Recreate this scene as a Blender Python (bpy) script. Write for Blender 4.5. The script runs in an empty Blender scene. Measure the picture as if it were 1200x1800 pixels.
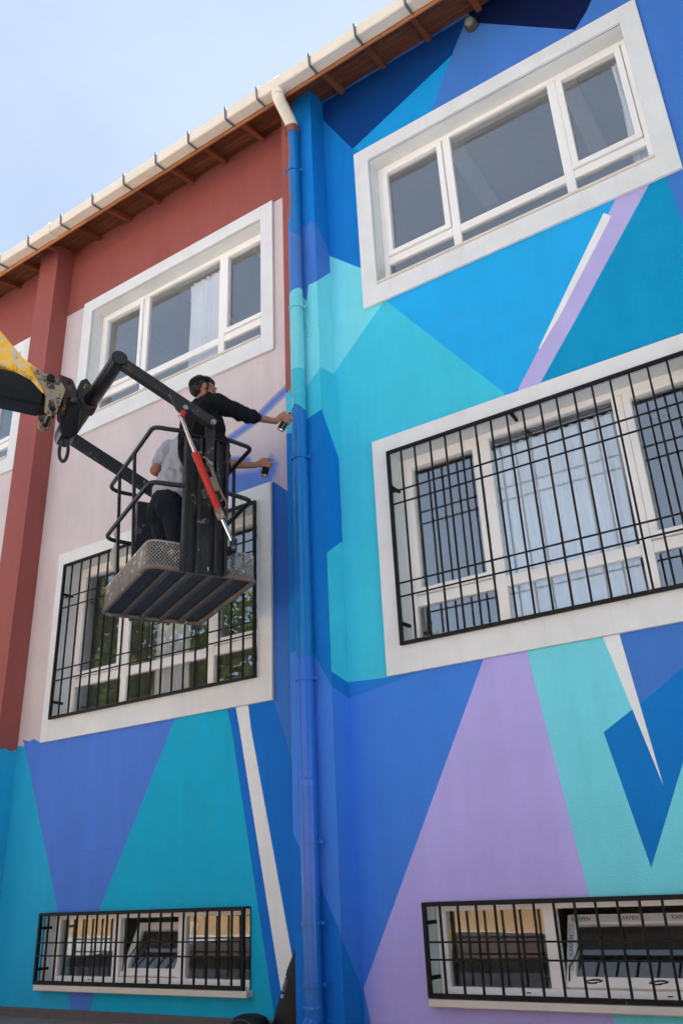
import bpy, bmesh, math, random
from mathutils import Vector, Matrix, noise
from mathutils.geometry import delaunay_2d_cdt
random.seed(7)
scene = bpy.context.scene
COL = scene.collection
PI = math.pi

# ------------------------------------------------------------------ camera
cam_data = bpy.data.cameras.new('camera'); cam = bpy.data.objects.new('camera', cam_data); COL.objects.link(cam)
cam.matrix_world = Matrix(((0.833668,0.258126,0.488231,3.06436),(0.550672,-0.321395,-0.770367,-5.40045),(-0.041937,0.911085,-0.410079,0.66692),(0,0,0,1)))

cam_data.lens = 29.105; cam_data.sensor_width = 36; cam_data.sensor_fit = 'AUTO'
cam_data.clip_start = 0.05; cam_data.clip_end = 3000
scene.camera = cam

# ------------------------------------------------------------------ sky, sun, exposure
SUN_EL, SUN_AZ = math.radians(50), math.radians(50)     # azimuth measured from +Y towards +X: the sun stands behind the building
world = bpy.data.worlds.new('World'); scene.world = world; world.use_nodes = True
wn = world.node_tree.nodes; wl = world.node_tree.links
bg = wn['Background']
sky = wn.new('ShaderNodeTexSky'); sky.sky_type = 'NISHITA'; sky.sun_disc = False
sky.sun_elevation = SUN_EL; sky.sun_rotation = SUN_AZ
sky.air_density = 1.0; sky.dust_density = 1.6; sky.ozone_density = 1.4
# thin high cloud: the same veil all round the sky, denser in soft patches
tc = wn.new('ShaderNodeTexCoord'); mp = wn.new('ShaderNodeMapping'); mp.inputs['Scale'].default_value = (1.0, 1.0, 2.6)
nz = wn.new('ShaderNodeTexNoise'); nz.inputs['Scale'].default_value = 1.6; nz.inputs['Detail'].default_value = 6; nz.inputs['Roughness'].default_value = .55; nz.inputs['Distortion'].default_value = .6
rp = wn.new('ShaderNodeValToRGB'); rp.color_ramp.elements[0].position = .36; rp.color_ramp.elements[1].position = .74
rp.color_ramp.elements[0].color = (.24, .24, .24, 1); rp.color_ramp.elements[1].color = (.40, .40, .40, 1)
mx = wn.new('ShaderNodeMix'); mx.data_type = 'RGBA'
mx.inputs[7].default_value = (5.1, 5.6, 5.9, 1)
wl.new(tc.outputs['Generated'], mp.inputs['Vector']); wl.new(mp.outputs[0], nz.inputs['Vector']); wl.new(nz.outputs['Fac'], rp.inputs[0])
wl.new(rp.outputs[0], mx.inputs[0]); wl.new(sky.outputs[0], mx.inputs[6]); wl.new(mx.outputs[2], bg.inputs['Color'])
bg.inputs['Strength'].default_value = 0.055
sun_data = bpy.data.lights.new('sun', 'SUN'); sun_data.energy = 5.0; sun_data.angle = math.radians(.53); sun_data.color = (1, .975, .95)
sun = bpy.data.objects.new('sun', sun_data); COL.objects.link(sun)
sd = Vector((math.sin(SUN_AZ)*math.cos(SUN_EL), math.cos(SUN_AZ)*math.cos(SUN_EL), math.sin(SUN_EL)))
sun.rotation_euler = sd.to_track_quat('Z', 'Y').to_euler(); sun.location = (0, 30, 30)
scene.view_settings.view_transform = 'Standard'; scene.view_settings.look = 'None'
scene.view_settings.gamma = 1; scene.view_settings.use_curve_mapping = False
scene.view_settings.exposure = 2.28
scene.render.engine = 'CYCLES'
scene.cycles.transparent_max_bounces = 16; scene.cycles.max_bounces = 8

# ------------------------------------------------------------------ materials
def lin(c):
    return tuple(((v/255)/12.92 if v/255 <= .04045 else ((v/255+.055)/1.055)**2.4) for v in c)
def new_mat(name):
    m = bpy.data.materials.new(name); m.use_nodes = True
    return m, m.node_tree.nodes, m.node_tree.links, m.node_tree.nodes['Principled BSDF']
def coord(n, l, scale=(1, 1, 1)):
    t = n.new('ShaderNodeTexCoord'); p = n.new('ShaderNodeMapping'); p.inputs['Scale'].default_value = scale
    l.new(t.outputs['Object'], p.inputs[0]); return p.outputs[0]
def tex(n, l, vec, scale, detail=4, rough=.55, lo=.3, hi=.7):
    t = n.new('ShaderNodeTexNoise'); t.inputs['Scale'].default_value = scale; t.inputs['Detail'].default_value = detail; t.inputs['Roughness'].default_value = rough
    l.new(vec, t.inputs['Vector'])
    r = n.new('ShaderNodeMapRange'); r.inputs['From Min'].default_value = lo; r.inputs['From Max'].default_value = hi
    l.new(t.outputs['Fac'], r.inputs['Value']); return r.outputs[0]
def mixc(n, l, fac, a, b):
    m = n.new('ShaderNodeMix'); m.data_type = 'RGBA'
    if isinstance(fac, (int, float)): m.inputs[0].default_value = fac
    else: l.new(fac, m.inputs[0])
    for i, v in ((6, a), (7, b)):
        if isinstance(v, tuple): m.inputs[i].default_value = (*v[:3], 1)
        else: l.new(v, m.inputs[i])
    return m.outputs[2]
def scaled(c, k): return tuple(min(1, v*k) for v in c)
def bump(n, l, bsdf, h, strength=.4, dist=.004):
    b = n.new('ShaderNodeBump'); b.inputs['Strength'].default_value = strength; b.inputs['Distance'].default_value = dist
    l.new(h, b.inputs['Height']); l.new(b.outputs[0], bsdf.inputs['Normal'])
PAINT_K = 1.0
def paint(name, rgb, rgb2=None, zlo=0, zhi=1, rough=.62, grain=.42):
    """paint on rough stucco: pigment mottling, thin spots, fine relief; rgb2 = a sprayed fade to another pigment over zlo..zhi"""
    m, n, l, b = new_mat(name)
    v = coord(n, l)
    base = scaled(lin(rgb), PAINT_K)
    c = base
    if rgb2:
        s = n.new('ShaderNodeSeparateXYZ'); l.new(v, s.inputs[0])
        r = n.new('ShaderNodeMapRange'); r.interpolation_type = 'SMOOTHSTEP'; r.inputs['From Min'].default_value = zlo; r.inputs['From Max'].default_value = zhi
        l.new(s.outputs[2], r.inputs['Value'])
        c = mixc(n, l, r.outputs[0], base, scaled(lin(rgb2), PAINT_K))
    big = tex(n, l, v, 2.3, 5, .6)
    c1 = mixc(n, l, big, c, c)
    hsv = n.new('ShaderNodeHueSaturation'); l.new(c1, hsv.inputs['Color'])
    mr = n.new('ShaderNodeMapRange'); mr.inputs['To Min'].default_value = .95; mr.inputs['To Max'].default_value = 1.04; l.new(big, mr.inputs['Value']); l.new(mr.outputs[0], hsv.inputs['Value'])
    # rubbed patches where older, greyer coats come through
    rub = tex(n, l, coord(n, l, (1.4, 1, 2.2)), 1.7, 8, .68, .56, .80)
    fine = tex(n, l, v, 42, 3, .6, .35, .65)
    mul = n.new('ShaderNodeMath'); mul.operation = 'MULTIPLY'; l.new(rub, mul.inputs[0]); l.new(fine, mul.inputs[1])
    m2 = n.new('ShaderNodeMath'); m2.operation = 'MULTIPLY'; m2.inputs[1].default_value = .30; l.new(mul.outputs[0], m2.inputs[0])
    g = sum(base)/3
    grey = tuple(.55*x+.45*g for x in base)
    c2 = mixc(n, l, m2.outputs[0], hsv.outputs[0], scaled(grey, .82))
    rol = tex(n, l, coord(n, l, (3.2, 3.2, .22)), 2.2, 4, .6, .35, .65)
    mr3 = n.new('ShaderNodeMapRange'); mr3.inputs['To Min'].default_value = .965; mr3.inputs['To Max'].default_value = 1.03; l.new(rol, mr3.inputs['Value'])
    h3 = n.new('ShaderNodeHueSaturation'); l.new(c2, h3.inputs['Color']); l.new(mr3.outputs[0], h3.inputs['Value'])
    vo = n.new('ShaderNodeTexVoronoi'); vo.feature = 'DISTANCE_TO_EDGE'; vo.inputs['Scale'].default_value = .55
    wv = n.new('ShaderNodeTexNoise'); wv.inputs['Scale'].default_value = 2.6; wv.inputs['Detail'].default_value = 6; l.new(v, wv.inputs['Vector'])
    va = n.new('ShaderNodeVectorMath'); va.operation = 'MULTIPLY_ADD'; va.inputs[1].default_value = (.35, .35, .35); l.new(wv.outputs['Color'], va.inputs[0]); l.new(v, va.inputs[2]); l.new(va.outputs[0], vo.inputs['Vector'])
    cr = n.new('ShaderNodeMapRange'); cr.inputs['From Min'].default_value = .0004; cr.inputs['From Max'].default_value = .0013; cr.inputs['To Min'].default_value = .5; cr.inputs['To Max'].default_value = 0; l.new(vo.outputs['Distance'], cr.inputs['Value'])
    cm = n.new('ShaderNodeMath'); cm.operation = 'MULTIPLY'; l.new(cr.outputs[0], cm.inputs[0]); l.new(tex(n, l, v, .9, 2, .5, .50, .58), cm.inputs[1])
    c2 = mixc(n, l, cm.outputs[0], h3.outputs[0], scaled(grey, .45))
    st = tex(n, l, v, 150, 2, .6, .3, .7)
    mr2 = n.new('ShaderNodeMapRange'); mr2.inputs['To Min'].default_value = .86; mr2.inputs['To Max'].default_value = 1.09; l.new(st, mr2.inputs['Value'])
    h2 = n.new('ShaderNodeHueSaturation'); l.new(c2, h2.inputs['Color']); l.new(mr2.outputs[0], h2.inputs['Value'])
    l.new(h2.outputs[0], b.inputs['Base Color'])
    b.inputs['Roughness'].default_value = rough; b.inputs['Specular IOR Level'].default_value = .12
    a = tex(n, l, v, 95, 5, .65, .25, .75); a2 = tex(n, l, v, 9, 3, .5, .2, .8)
    ad = n.new('ShaderNodeMath'); ad.operation = 'MULTIPLY_ADD'; ad.inputs[1].default_value = .8; l.new(a2, ad.inputs[0]); l.new(a, ad.inputs[2])
    bump(n, l, b, ad.outputs[0], grain, .006)
    return m
def plain(name, rgb, rough=.5, metal=0, var=.10, scale=14, bmp=0, spec=.4):
    m, n, l, b = new_mat(name); v = coord(n, l); base = lin(rgb)
    f = tex(n, l, v, scale, 5, .6)
    l.new(mixc(n, l, f, scaled(base, 1-var), scaled(base, 1+var)), b.inputs['Base Color'])
    b.inputs['Roughness'].default_value = rough; b.inputs['Metallic'].default_value = metal; b.inputs['Specular IOR Level'].default_value = spec
    if bmp: bump(n, l, b, tex(n, l, v, scale*5, 4), bmp, .003)
    return m
def worn(name, rgb, under, rust=(96, 60, 40), amount=.55, rust_amount=.6, rough=.45, scale=9, metal=.0):
    """painted steel with scratches, bare spots and rust"""
    m, n, l, b = new_mat(name); v = coord(n, l)
    base = lin(rgb)
    f = tex(n, l, v, scale, 8, .7, amount, amount+.08)
    r = tex(n, l, coord(n, l, (1, 1, .5)), scale*.6, 7, .7, rust_amount, rust_amount+.12)
    sc = tex(n, l, coord(n, l, (1, 8, 3)), scale*2.2, 3, .6, .66, .72)
    big = tex(n, l, v, 3, 4)
    c = mixc(n, l, big, scaled(base, .8), scaled(base, 1.25))
    c = mixc(n, l, r, c, lin(rust)); c = mixc(n, l, f, c, lin(under)); c = mixc(n, l, sc, c, scaled(lin(under), 1.1))
    sp = tex(n, l, coord(n, l, (1, 1, .45)), 34, 2, .5, .70, .73); sm = n.new('ShaderNodeMath'); sm.operation = 'MULTIPLY'; l.new(sp, sm.inputs[0]); l.new(tex(n, l, v, 2.6, 2, .5, .48, .60), sm.inputs[1])
    c = mixc(n, l, sm.outputs[0], c, scaled(lin(under), 1.9))
    l.new(c, b.inputs['Base Color']); b.inputs['Roughness'].default_value = rough; b.inputs['Metallic'].default_value = metal; b.inputs['Specular IOR Level'].default_value = .3
    bump(n, l, b, f, .3, .002)
    return m
def wood(name, rgb, rgb2):
    m, n, l, b = new_mat(name)
    oi = n.new('ShaderNodeObjectInfo')
    v = coord(n, l, (1.2, 16, 16))
    f = tex(n, l, v, 3.2, 7, .65, .3, .72)
    k = tex(n, l, coord(n, l, (2.2, 7, 7)), 1.5, 2, .5, .70, .76)
    c = mixc(n, l, f, lin(rgb), lin(rgb2)); c = mixc(n, l, k, c, scaled(lin(rgb2), .35))
    h = n.new('ShaderNodeHueSaturation'); l.new(c, h.inputs['Color'])
    mr = n.new('ShaderNodeMapRange'); mr.inputs['To Min'].default_value = .7; mr.inputs['To Max'].default_value = 1.25
    l.new(oi.outputs['Random'], mr.inputs['Value']); l.new(mr.outputs[0], h.inputs['Value'])
    l.new(h.outputs[0], b.inputs['Base Color']); b.inputs['Roughness'].default_value = .55
    bump(n, l, b, f, .3, .002)
    return m
def glass(name, refl=.155):
    m, n, l, b = new_mat(name); n.remove(b)
    out = n['Material Output']
    geo = n.new('ShaderNodeNewGeometry'); dt = n.new('ShaderNodeVectorMath'); dt.operation = 'DOT_PRODUCT'
    l.new(geo.outputs['Incoming'], dt.inputs[0]); l.new(geo.outputs['Normal'], dt.inputs[1])
    ab = n.new('ShaderNodeMath'); ab.operation = 'ABSOLUTE'; l.new(dt.outputs['Value'], ab.inputs[0])
    om = n.new('ShaderNodeMath'); om.operation = 'SUBTRACT'; om.inputs[0].default_value = 1; l.new(ab.outputs[0], om.inputs[1])
    pw = n.new('ShaderNodeMath'); pw.operation = 'POWER'; pw.inputs[1].default_value = 5; l.new(om.outputs[0], pw.inputs[0])
    ma = n.new('ShaderNodeMath'); ma.operation = 'MULTIPLY_ADD'; ma.inputs[1].default_value = .92; ma.inputs[2].default_value = refl; l.new(pw.outputs[0], ma.inputs[0])
    tr = n.new('ShaderNodeBsdfTransparent'); tr.inputs[0].default_value = (.95, .965, .97, 1)
    gl = n.new('ShaderNodeBsdfGlossy'); gl.inputs['Roughness'].default_value = .0; gl.inputs[0].default_value = (.97, .98, 1, 1)
    v = coord(n, l); w = tex(n, l, v, 1.3, 2)
    bp = n.new('ShaderNodeBump'); bp.inputs['Strength'].default_value = .04; bp.inputs['Distance'].default_value = .01; l.new(w, bp.inputs['Height']); l.new(bp.outputs[0], gl.inputs['Normal'])
    ms = n.new('ShaderNodeMixShader'); l.new(ma.outputs[0], ms.inputs[0]); l.new(tr.outputs[0], ms.inputs[1]); l.new(gl.outputs[0], ms.inputs[2])
    # a film of dust on the outside
    df = n.new('ShaderNodeBsdfDiffuse'); df.inputs[0].default_value = (.5, .48, .44, 1)
    du = tex(n, l, coord(n, l, (1, 1, .4)), 5, 6, .7, .3, 1.1)
    dm = n.new('ShaderNodeMath'); dm.operation = 'MULTIPLY'; dm.inputs[1].default_value = .07; l.new(du, dm.inputs[0])
    m3 = n.new('ShaderNodeMixShader'); l.new(dm.outputs[0], m3.inputs[0]); l.new(ms.outputs[0], m3.inputs[1]); l.new(df.outputs[0], m3.inputs[2])
    l.new(m3.outputs[0], out.inputs[0])
    return m
def plaster(name, rgb):
    m, n, l, b = new_mat(name); v = coord(n, l); base = lin(rgb)
    st = tex(n, l, coord(n, l, (7, 7, .8)), 1.6, 7, .68, .52, .86)
    sp = tex(n, l, v, 6.5, 6, .75, .66, .76)
    c = mixc(n, l, tex(n, l, v, 3, 5, .6), scaled(base, .93), scaled(base, 1.03))
    m2 = n.new('ShaderNodeMath'); m2.operation = 'MULTIPLY'; m2.inputs[1].default_value = .26; l.new(st, m2.inputs[0])
    c = mixc(n, l, m2.outputs[0], c, scaled(lin((170, 160, 145)), 1))
    m3 = n.new('ShaderNodeMath'); m3.operation = 'MULTIPLY'; m3.inputs[1].default_value = .28; l.new(sp, m3.inputs[0])
    c = mixc(n, l, m3.outputs[0], c, lin((150, 135, 115)))
    l.new(c, b.inputs['Base Color']); b.inputs['Roughness'].default_value = .7; b.inputs['Specular IOR Level'].default_value = .25
    bump(n, l, b, tex(n, l, v, 80, 5, .65, .25, .75), .3, .004)
    return m

PIGMENT = {'red': (151, 86, 82), 'pink': (211, 200, 201), 'overspray': (192, 178, 193), 'navy_fade': (48, 103, 191), 'peri_low': (62, 122, 207), 'peri_l': (83, 130, 224), 'aqua_dark': (81, 197, 228), 'teal_left': (41, 173, 220), 'teal_mid': (21, 177, 217), 'cobalt_l': (19, 116, 212), 'stripe_white': (235, 240, 240), 'stroke': (96, 128, 206), 'stroke_halo': (153, 164, 203), 'aqua': (121, 222, 237), 'peri': (70, 125, 207), 'peri2': (69, 135, 230), 'royal': (9, 63, 132), 'azure': (23, 155, 226), 'azure2': (36, 174, 240), 'navy': (12, 27, 72), 'cobalt': (17, 124, 206), 'cobalt_top': (43, 129, 218), 'turq': (66, 200, 227), 'tealblue': (8, 152, 202), 'lilac': (187, 180, 231), 'lilac2': (186, 177, 240)}
PAINT_NAME = {'red': 'paint_brick_red', 'pink': 'paint_pale_pink', 'overspray': 'paint_pink_oversprayed', 'navy_fade': 'paint_deep_blue_fading', 'peri_low': 'paint_periwinkle_low', 'peri_l': 'paint_violet_blue', 'aqua_dark': 'paint_dull_aqua', 'teal_left': 'paint_teal_blue', 'teal_mid': 'paint_teal', 'cobalt_l': 'paint_cobalt_dark', 'stripe_white': 'paint_grey_white', 'stroke': 'paint_fresh_blue_spray', 'stroke_halo': 'paint_thin_blue_spray', 'aqua': 'paint_aqua', 'peri': 'paint_periwinkle', 'peri2': 'paint_periwinkle_mid', 'royal': 'paint_royal_blue', 'azure': 'paint_azure', 'azure2': 'paint_bright_azure', 'navy': 'paint_navy', 'cobalt': 'paint_cobalt', 'cobalt_top': 'paint_cobalt_band', 'turq': 'paint_turquoise', 'tealblue': 'paint_petrol_blue', 'lilac': 'paint_light_lilac', 'lilac2': 'paint_lilac'}
PT = {k: paint(PAINT_NAME[k], c) for k, c in PIGMENT.items() if k not in ('overspray', 'navy_fade')}
for q_, (k_, f_) in enumerate((('mist1', .2), ('mist2', .42), ('mist3', .64), ('mist4', .84))): PT[k_] = paint('paint_spray_mist', tuple(a_+(b_-a_)*f_ for a_, b_ in zip(PIGMENT['overspray'], PIGMENT['stroke'])))
PIGMENT['red'] = (154, 88, 83)
PT['red'] = paint('paint_brick_red', PIGMENT['red'])
PT['overspray'] = paint('paint_pink_oversprayed', PIGMENT['overspray'], PIGMENT['pink'], 4.05, 4.85)
PT['navy_fade'] = paint('paint_deep_blue_fading', PIGMENT['peri_low'], PIGMENT['navy_fade'], 2.1, 3.3)
M = {
 'plaster': plaster('white_plaster', (223, 226, 226)), 'pvc': plain('white_window_plastic', (240, 239, 236), .35, 0, .03, 3),
 'marble': plaster('sill_marble', (216, 208, 198)),
 'glass': glass('window_glass'), 'glass_old': glass('single_glazed_pane', .055), 'black_iron': worn('black_painted_iron', (8, 8, 9), (70, 62, 56), (70, 44, 32), .72, .72, .6),
 'gutter': plain('cream_gutter_plastic', (224, 214, 196), .35, 0, .05, 2.5), 'zinc': plain('grey_zinc_strap', (92, 98, 100), .6),
 'soffit': wood('brown_stained_soffit_wood', (146, 88, 54), (84, 48, 30)), 'rafter': wood('brown_stained_rafter_wood', (158, 93, 56), (96, 54, 34)),
 'fascia': wood('orange_stained_wood', (192, 128, 74), (146, 88, 50)),
 'tile': plain('roof_tile_clay', (150, 80, 60), .8), 'inside': plain('room_wall_paint', (196, 190, 176), .8), 'inside_floor': plain('room_floor', (110, 100, 90), .6),
 'curtain': plain('white_curtain_cloth', (240, 240, 241), .9, 0, .04, 5), 'curtain_blue': plain('pale_curtain_cloth', (228, 236, 242), .9, 0, .04, 5), 'plinth': plain('grey_brown_cement', (98, 90, 92), .85, 0, .18, 7, .5),
 'yard': plain('concrete_yard', (198, 199, 200), .9, 0, .12, 1.5, .3), 'shade_patch': plain('dark_brown_painted_shade', (70, 58, 54), .9, 0, .2, 9, .5), 'pave': plain('cement_pavement', (120, 112, 106), .9, 0, .16, 5, .4),
 'metal_black': worn('black_crane_steel', (31, 32, 34), (116, 114, 110), (62, 54, 50), .60, .58, .45), 'rail': worn('dark_rail_steel', (31, 32, 34), (105, 102, 98), (90, 66, 50), .70, .68, .4),
 'rib': worn('rib_steel', (74, 70, 66), (132, 124, 114), (80, 62, 50), .60, .56, .6), 'knuckle': worn('rust_stained_black_steel', (40, 38, 38), (150, 120, 50), (84, 60, 46), .60, .52, .5, 14), 'boom_black': worn('glossy_black_boom_steel', (17, 17, 19), (90, 86, 80), (70, 48, 36), .74, .72, .3),
 'yellow': worn('flaking_yellow_paint', (222, 168, 44), (188, 180, 162), (70, 56, 44), .50, .58, .5, 12), 'yellow_dirty': worn('flaked_grey_yellow_steel', (140, 130, 112), (46, 42, 40), (206, 152, 36), .50, .55, .55, 18),
 'red_cyl': worn('red_cylinder_paint', (164, 36, 30), (120, 60, 44), (100, 34, 28), .70, .66, .4), 'chrome': plain('chrome_rod', (200, 200, 204), .16, 1, .04), 'rusty': worn('rusty_steel', (104, 92, 82), (150, 142, 132), (84, 66, 54), .58, .54, .7),
 'mesh': worn('galvanised_expanded_metal', (140, 136, 130), (214, 212, 206), (110, 76, 54), .56, .62, .5, 11, .35), 'plate_dark': worn('dark_underside_plate', (47, 47, 48), (92, 86, 78), (84, 62, 48), .62, .58, .6),
 'bolt': plain('bolt_steel', (150, 146, 138), .4, .6), 'skin': plain('skin', (152, 103, 78), .5, 0, .08, 30), 'hair': plain('black_hair', (16, 14, 13), .5, 0, .3, 60),
 'black_cloth': plain('black_sweater_cloth', (17, 17, 19), .92, 0, .2, 60, .5, .2), 'grey_cloth': plain('grey_tshirt_cloth', (160, 162, 170), .92, 0, .06, 40, .3, .2),
 'navy_denim': plain('navy_denim', (26, 29, 42), .9, 0, .25, 50, .4, .2), 'blue_denim': plain('blue_denim', (66, 92, 128), .9, 0, .2, 50, .4, .2), 'shoe': plain('dark_shoe', (30, 28, 28), .6),
 'can_black': plain('black_can_lacquer', (14, 14, 16), .22, 0, .1, 8), 'can_metal': plain('bare_can_tin', (190, 190, 188), .25, .9, .05), 'specs': plain('black_spectacle_frame', (14, 14, 14), .3),
 'bag': plain('black_bag_cloth', (9, 9, 11), .6, 0, .3, 30, .3), 'mark': plain('pale_print', (200, 200, 205), .6), 'strap_grey': plain('grey_strap', (70, 70, 74), .7), 'print_blue': plain('blue_print', (40, 70, 120), .6), 'film': plain('protective_film', (206, 214, 216), .4, 0, .05, 9),
 'rag': plain('pale_rag_cloth', (170, 166, 158), .9), 'leaf': plain('green_leaf', (78, 92, 42), .7, 0, .35, 1.2), 'leaf_light': plain('light_green_leaf', (112, 128, 58), .7, 0, .3, 1.2), 'bark': plain('bark', (88, 72, 58), .9),
 'cream_wall': paint('cream_wall_paint', (214, 176, 130)), 'red_wall': paint('red_wall_paint', (190, 84, 70)), 'dark_window': plain('dark_window', (40, 42, 46), .2), 'concrete_mast': plain('yellow_mast_paint', (190, 150, 50), .5),
 'lamp_glass': plain('lamp_glass', (120, 122, 116), .2), 'lamp_body': plain('lamp_body', (70, 66, 60), .5), 'scribble': plain('black_marker', (20, 20, 26), .6),
}

# ------------------------------------------------------------------ mesh helpers
def tag(o, label=None, cat=None, group=None, kind=None):
    for k, v in (('label', label), ('category', cat), ('group', group), ('kind', kind)):
        if v: o[k] = v
    return o
def thing(name, label, cat, loc=(0, 0, 0), rz=0, group=None):
    o = bpy.data.objects.new(name, None); o.empty_display_size = .1; COL.objects.link(o); o.location = loc; o.rotation_euler = (0, 0, rz)
    return tag(o, label, cat, group)
def link(name, me, parent=None):
    o = bpy.data.objects.new(name, me); COL.objects.link(o)
    if parent is not None: o.parent = parent
    return o
class MB:
    """collects shapes; build() links them as one mesh object"""
    def __init__(s): s.v = []; s.f = []; s.m = []
    def add(s, vs, fs, m=0):
        k = len(s.v); s.v += [tuple(p) for p in vs]; s.f += [tuple(i+k for i in f) for f in fs]; s.m += [m]*len(fs); return s
    def box(s, a, b, m=0):
        (x0, y0, z0), (x1, y1, z1) = [min(p, q) for p, q in zip(a, b)], [max(p, q) for p, q in zip(a, b)]
        return s.add([(x0,y0,z0),(x1,y0,z0),(x1,y1,z0),(x0,y1,z0),(x0,y0,z1),(x1,y0,z1),(x1,y1,z1),(x0,y1,z1)],
                     [(0,3,2,1),(4,5,6,7),(0,1,5,4),(1,2,6,5),(2,3,7,6),(3,0,4,7)], m)
    def obox(s, p0, p1, w, h, up=(0, 0, 1), m=0):
        """beam of width w and height h from p0 to p1"""
        p0, p1 = Vector(p0), Vector(p1); d = (p1-p0).normalized(); u = Vector(up); r = d.cross(u).normalized(); u = r.cross(d)
        vs = [p+r*(w/2*i)+u*(h/2*j) for p in (p0, p1) for i, j in ((-1,-1),(1,-1),(1,1),(-1,1))]
        return s.add(vs, [(0,1,2,3),(7,6,5,4),(0,4,5,1),(1,5,6,2),(2,6,7,3),(3,7,4,0)], m)
    def tube(s, pts, r, seg=10, m=0, caps=True):
        pts = [Vector(p) for p in pts]; n = len(pts)
        rs = r if isinstance(r, (list, tuple)) else [r]*n
        t = [(pts[min(i+1, n-1)]-pts[max(i-1, 0)]).normalized() for i in range(n)]
        a = Vector((0, 0, 1)) if abs(t[0].z) < .9 else Vector((1, 0, 0))
        nrm = t[0].cross(a).normalized(); vs = []; fs = []
        for i in range(n):
            if i: nrm = (nrm-t[i]*nrm.dot(t[i])).normalized()
            bn = t[i].cross(nrm)
            vs += [pts[i]+(nrm*math.cos(2*PI*k/seg)+bn*math.sin(2*PI*k/seg))*rs[i] for k in range(seg)]
        for i in range(n-1):
            for k in range(seg):
                fs.append((i*seg+k, i*seg+(k+1) % seg, (i+1)*seg+(k+1) % seg, (i+1)*seg+k))
        if caps: fs += [tuple(range(seg-1, -1, -1)), tuple(range((n-1)*seg, n*seg))]
        return s.add(vs, fs, m)
    def prism(s, poly, a, b, axis='s', m=0):
        """polygon extruded between a and b; axis 's': poly=(t,z) along x, 't': poly=(s,z) along y, 'z': poly=(s,t) along z"""
        n = len(poly)
        mk = {'s': lambda p, q: (q, p[0], p[1]), 't': lambda p, q: (p[0], q, p[1]), 'z': lambda p, q: (p[0], p[1], q)}[axis]
        vs = [mk(p, a) for p in poly]+[mk(p, b) for p in poly]
        fs = [tuple(range(n-1, -1, -1)), tuple(range(n, 2*n))]+[(i, (i+1) % n, n+(i+1) % n, n+i) for i in range(n)]
        return s.add(vs, fs, m)
    def mesh(s, name, mats, bevel=0, smooth=False):
        me = bpy.data.meshes.new(name); me.from_pydata(s.v, [], s.f)
        for mt in (mats if isinstance(mats, (list, tuple)) else [mats]): me.materials.append(mt)
        me.polygons.foreach_set('material_index', s.m)
        bm = bmesh.new(); bm.from_mesh(me); bmesh.ops.recalc_face_normals(bm, faces=bm.faces)
        if bevel:
            ed = [e for e in bm.edges if len(e.link_faces) == 2 and e.calc_face_angle(0) > .6]
            bmesh.ops.bevel(bm, geom=ed, offset=bevel, segments=1, affect='EDGES', clamp_overlap=True)
        if smooth:
            for f in bm.faces: f.smooth = True
            for e in bm.edges:
                if len(e.link_faces) == 2 and e.calc_face_angle(0) > .7: e.smooth = False
        bm.to_mesh(me); bm.free(); me.update()
        return me
    def build(s, name, mats, parent=None, bevel=0, smooth=False): return link(name, s.mesh(name, mats, bevel, smooth), parent)
def rounded(pts, r, n=6, closed=False):
    """polyline with its inner corners rounded"""
    P = [Vector(p) for p in pts]; out = []
    rng = range(len(P))
    for i in rng:
        if not closed and i in (0, len(P)-1): out.append(P[i]); continue
        a, b, c = P[i-1], P[i], P[(i+1) % len(P)]
        d0 = (a-b); d1 = (c-b); k = min(r, d0.length*.49, d1.length*.49)
        p0 = b+d0.normalized()*k; p1 = b+d1.normalized()*k
        for q in range(n+1):
            t = q/n; out.append(p0*(1-t)**2+b*2*t*(1-t)+p1*t*t)
    return out
def cdt_sheet(outline, paints, holes, to3d, mats, name, parent):
    """flat sheet painted with polygons in paint order and cut by rectangular holes (constrained triangulation)"""
    vs = []; edges = []; regs = []
    def add(poly, c):
        k = len(vs); n = len(poly); vs.extend(Vector(p) for p in poly); edges.extend((k+i, k+(i+1) % n) for i in range(n)); regs.append((c, poly))
    def inside(x, y, poly):
        r = False
        for i in range(len(poly)):
            (x0, y0), (x1, y1) = poly[i-1], poly[i]
            if (y0 > y) != (y1 > y) and x < (x1-x0)*(y-y0)/(y1-y0)+x0: r = not r
        return r
    add(outline, None)
    for c, p in paints: add(p, c)
    for h in holes: add([(h[0], h[2]), (h[1], h[2]), (h[1], h[3]), (h[0], h[3])], 'HOLE')
    ov, oe, of, _, _, _ = delaunay_2d_cdt(vs, edges, [], 0, 1e-5)
    names = []; F = []; MI = []
    base = paints[0][0]
    for f in of:
        x = sum(ov[i][0] for i in f)/len(f); y = sum(ov[i][1] for i in f)/len(f)
        if not inside(x, y, outline): continue
        c = base
        for cc, poly in regs[1:]:
            if inside(x, y, poly): c = cc
        if c == 'HOLE': continue
        if c not in names: names.append(c)
        F.append(f); MI.append(names.index(c))
    me = bpy.data.meshes.new(name); me.from_pydata([to3d(p) for p in ov], [], F)
    for c in names: me.materials.append(mats[c])
    me.polygons.foreach_set('material_index', MI); me.update()
    return link(name, me, parent)

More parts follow.
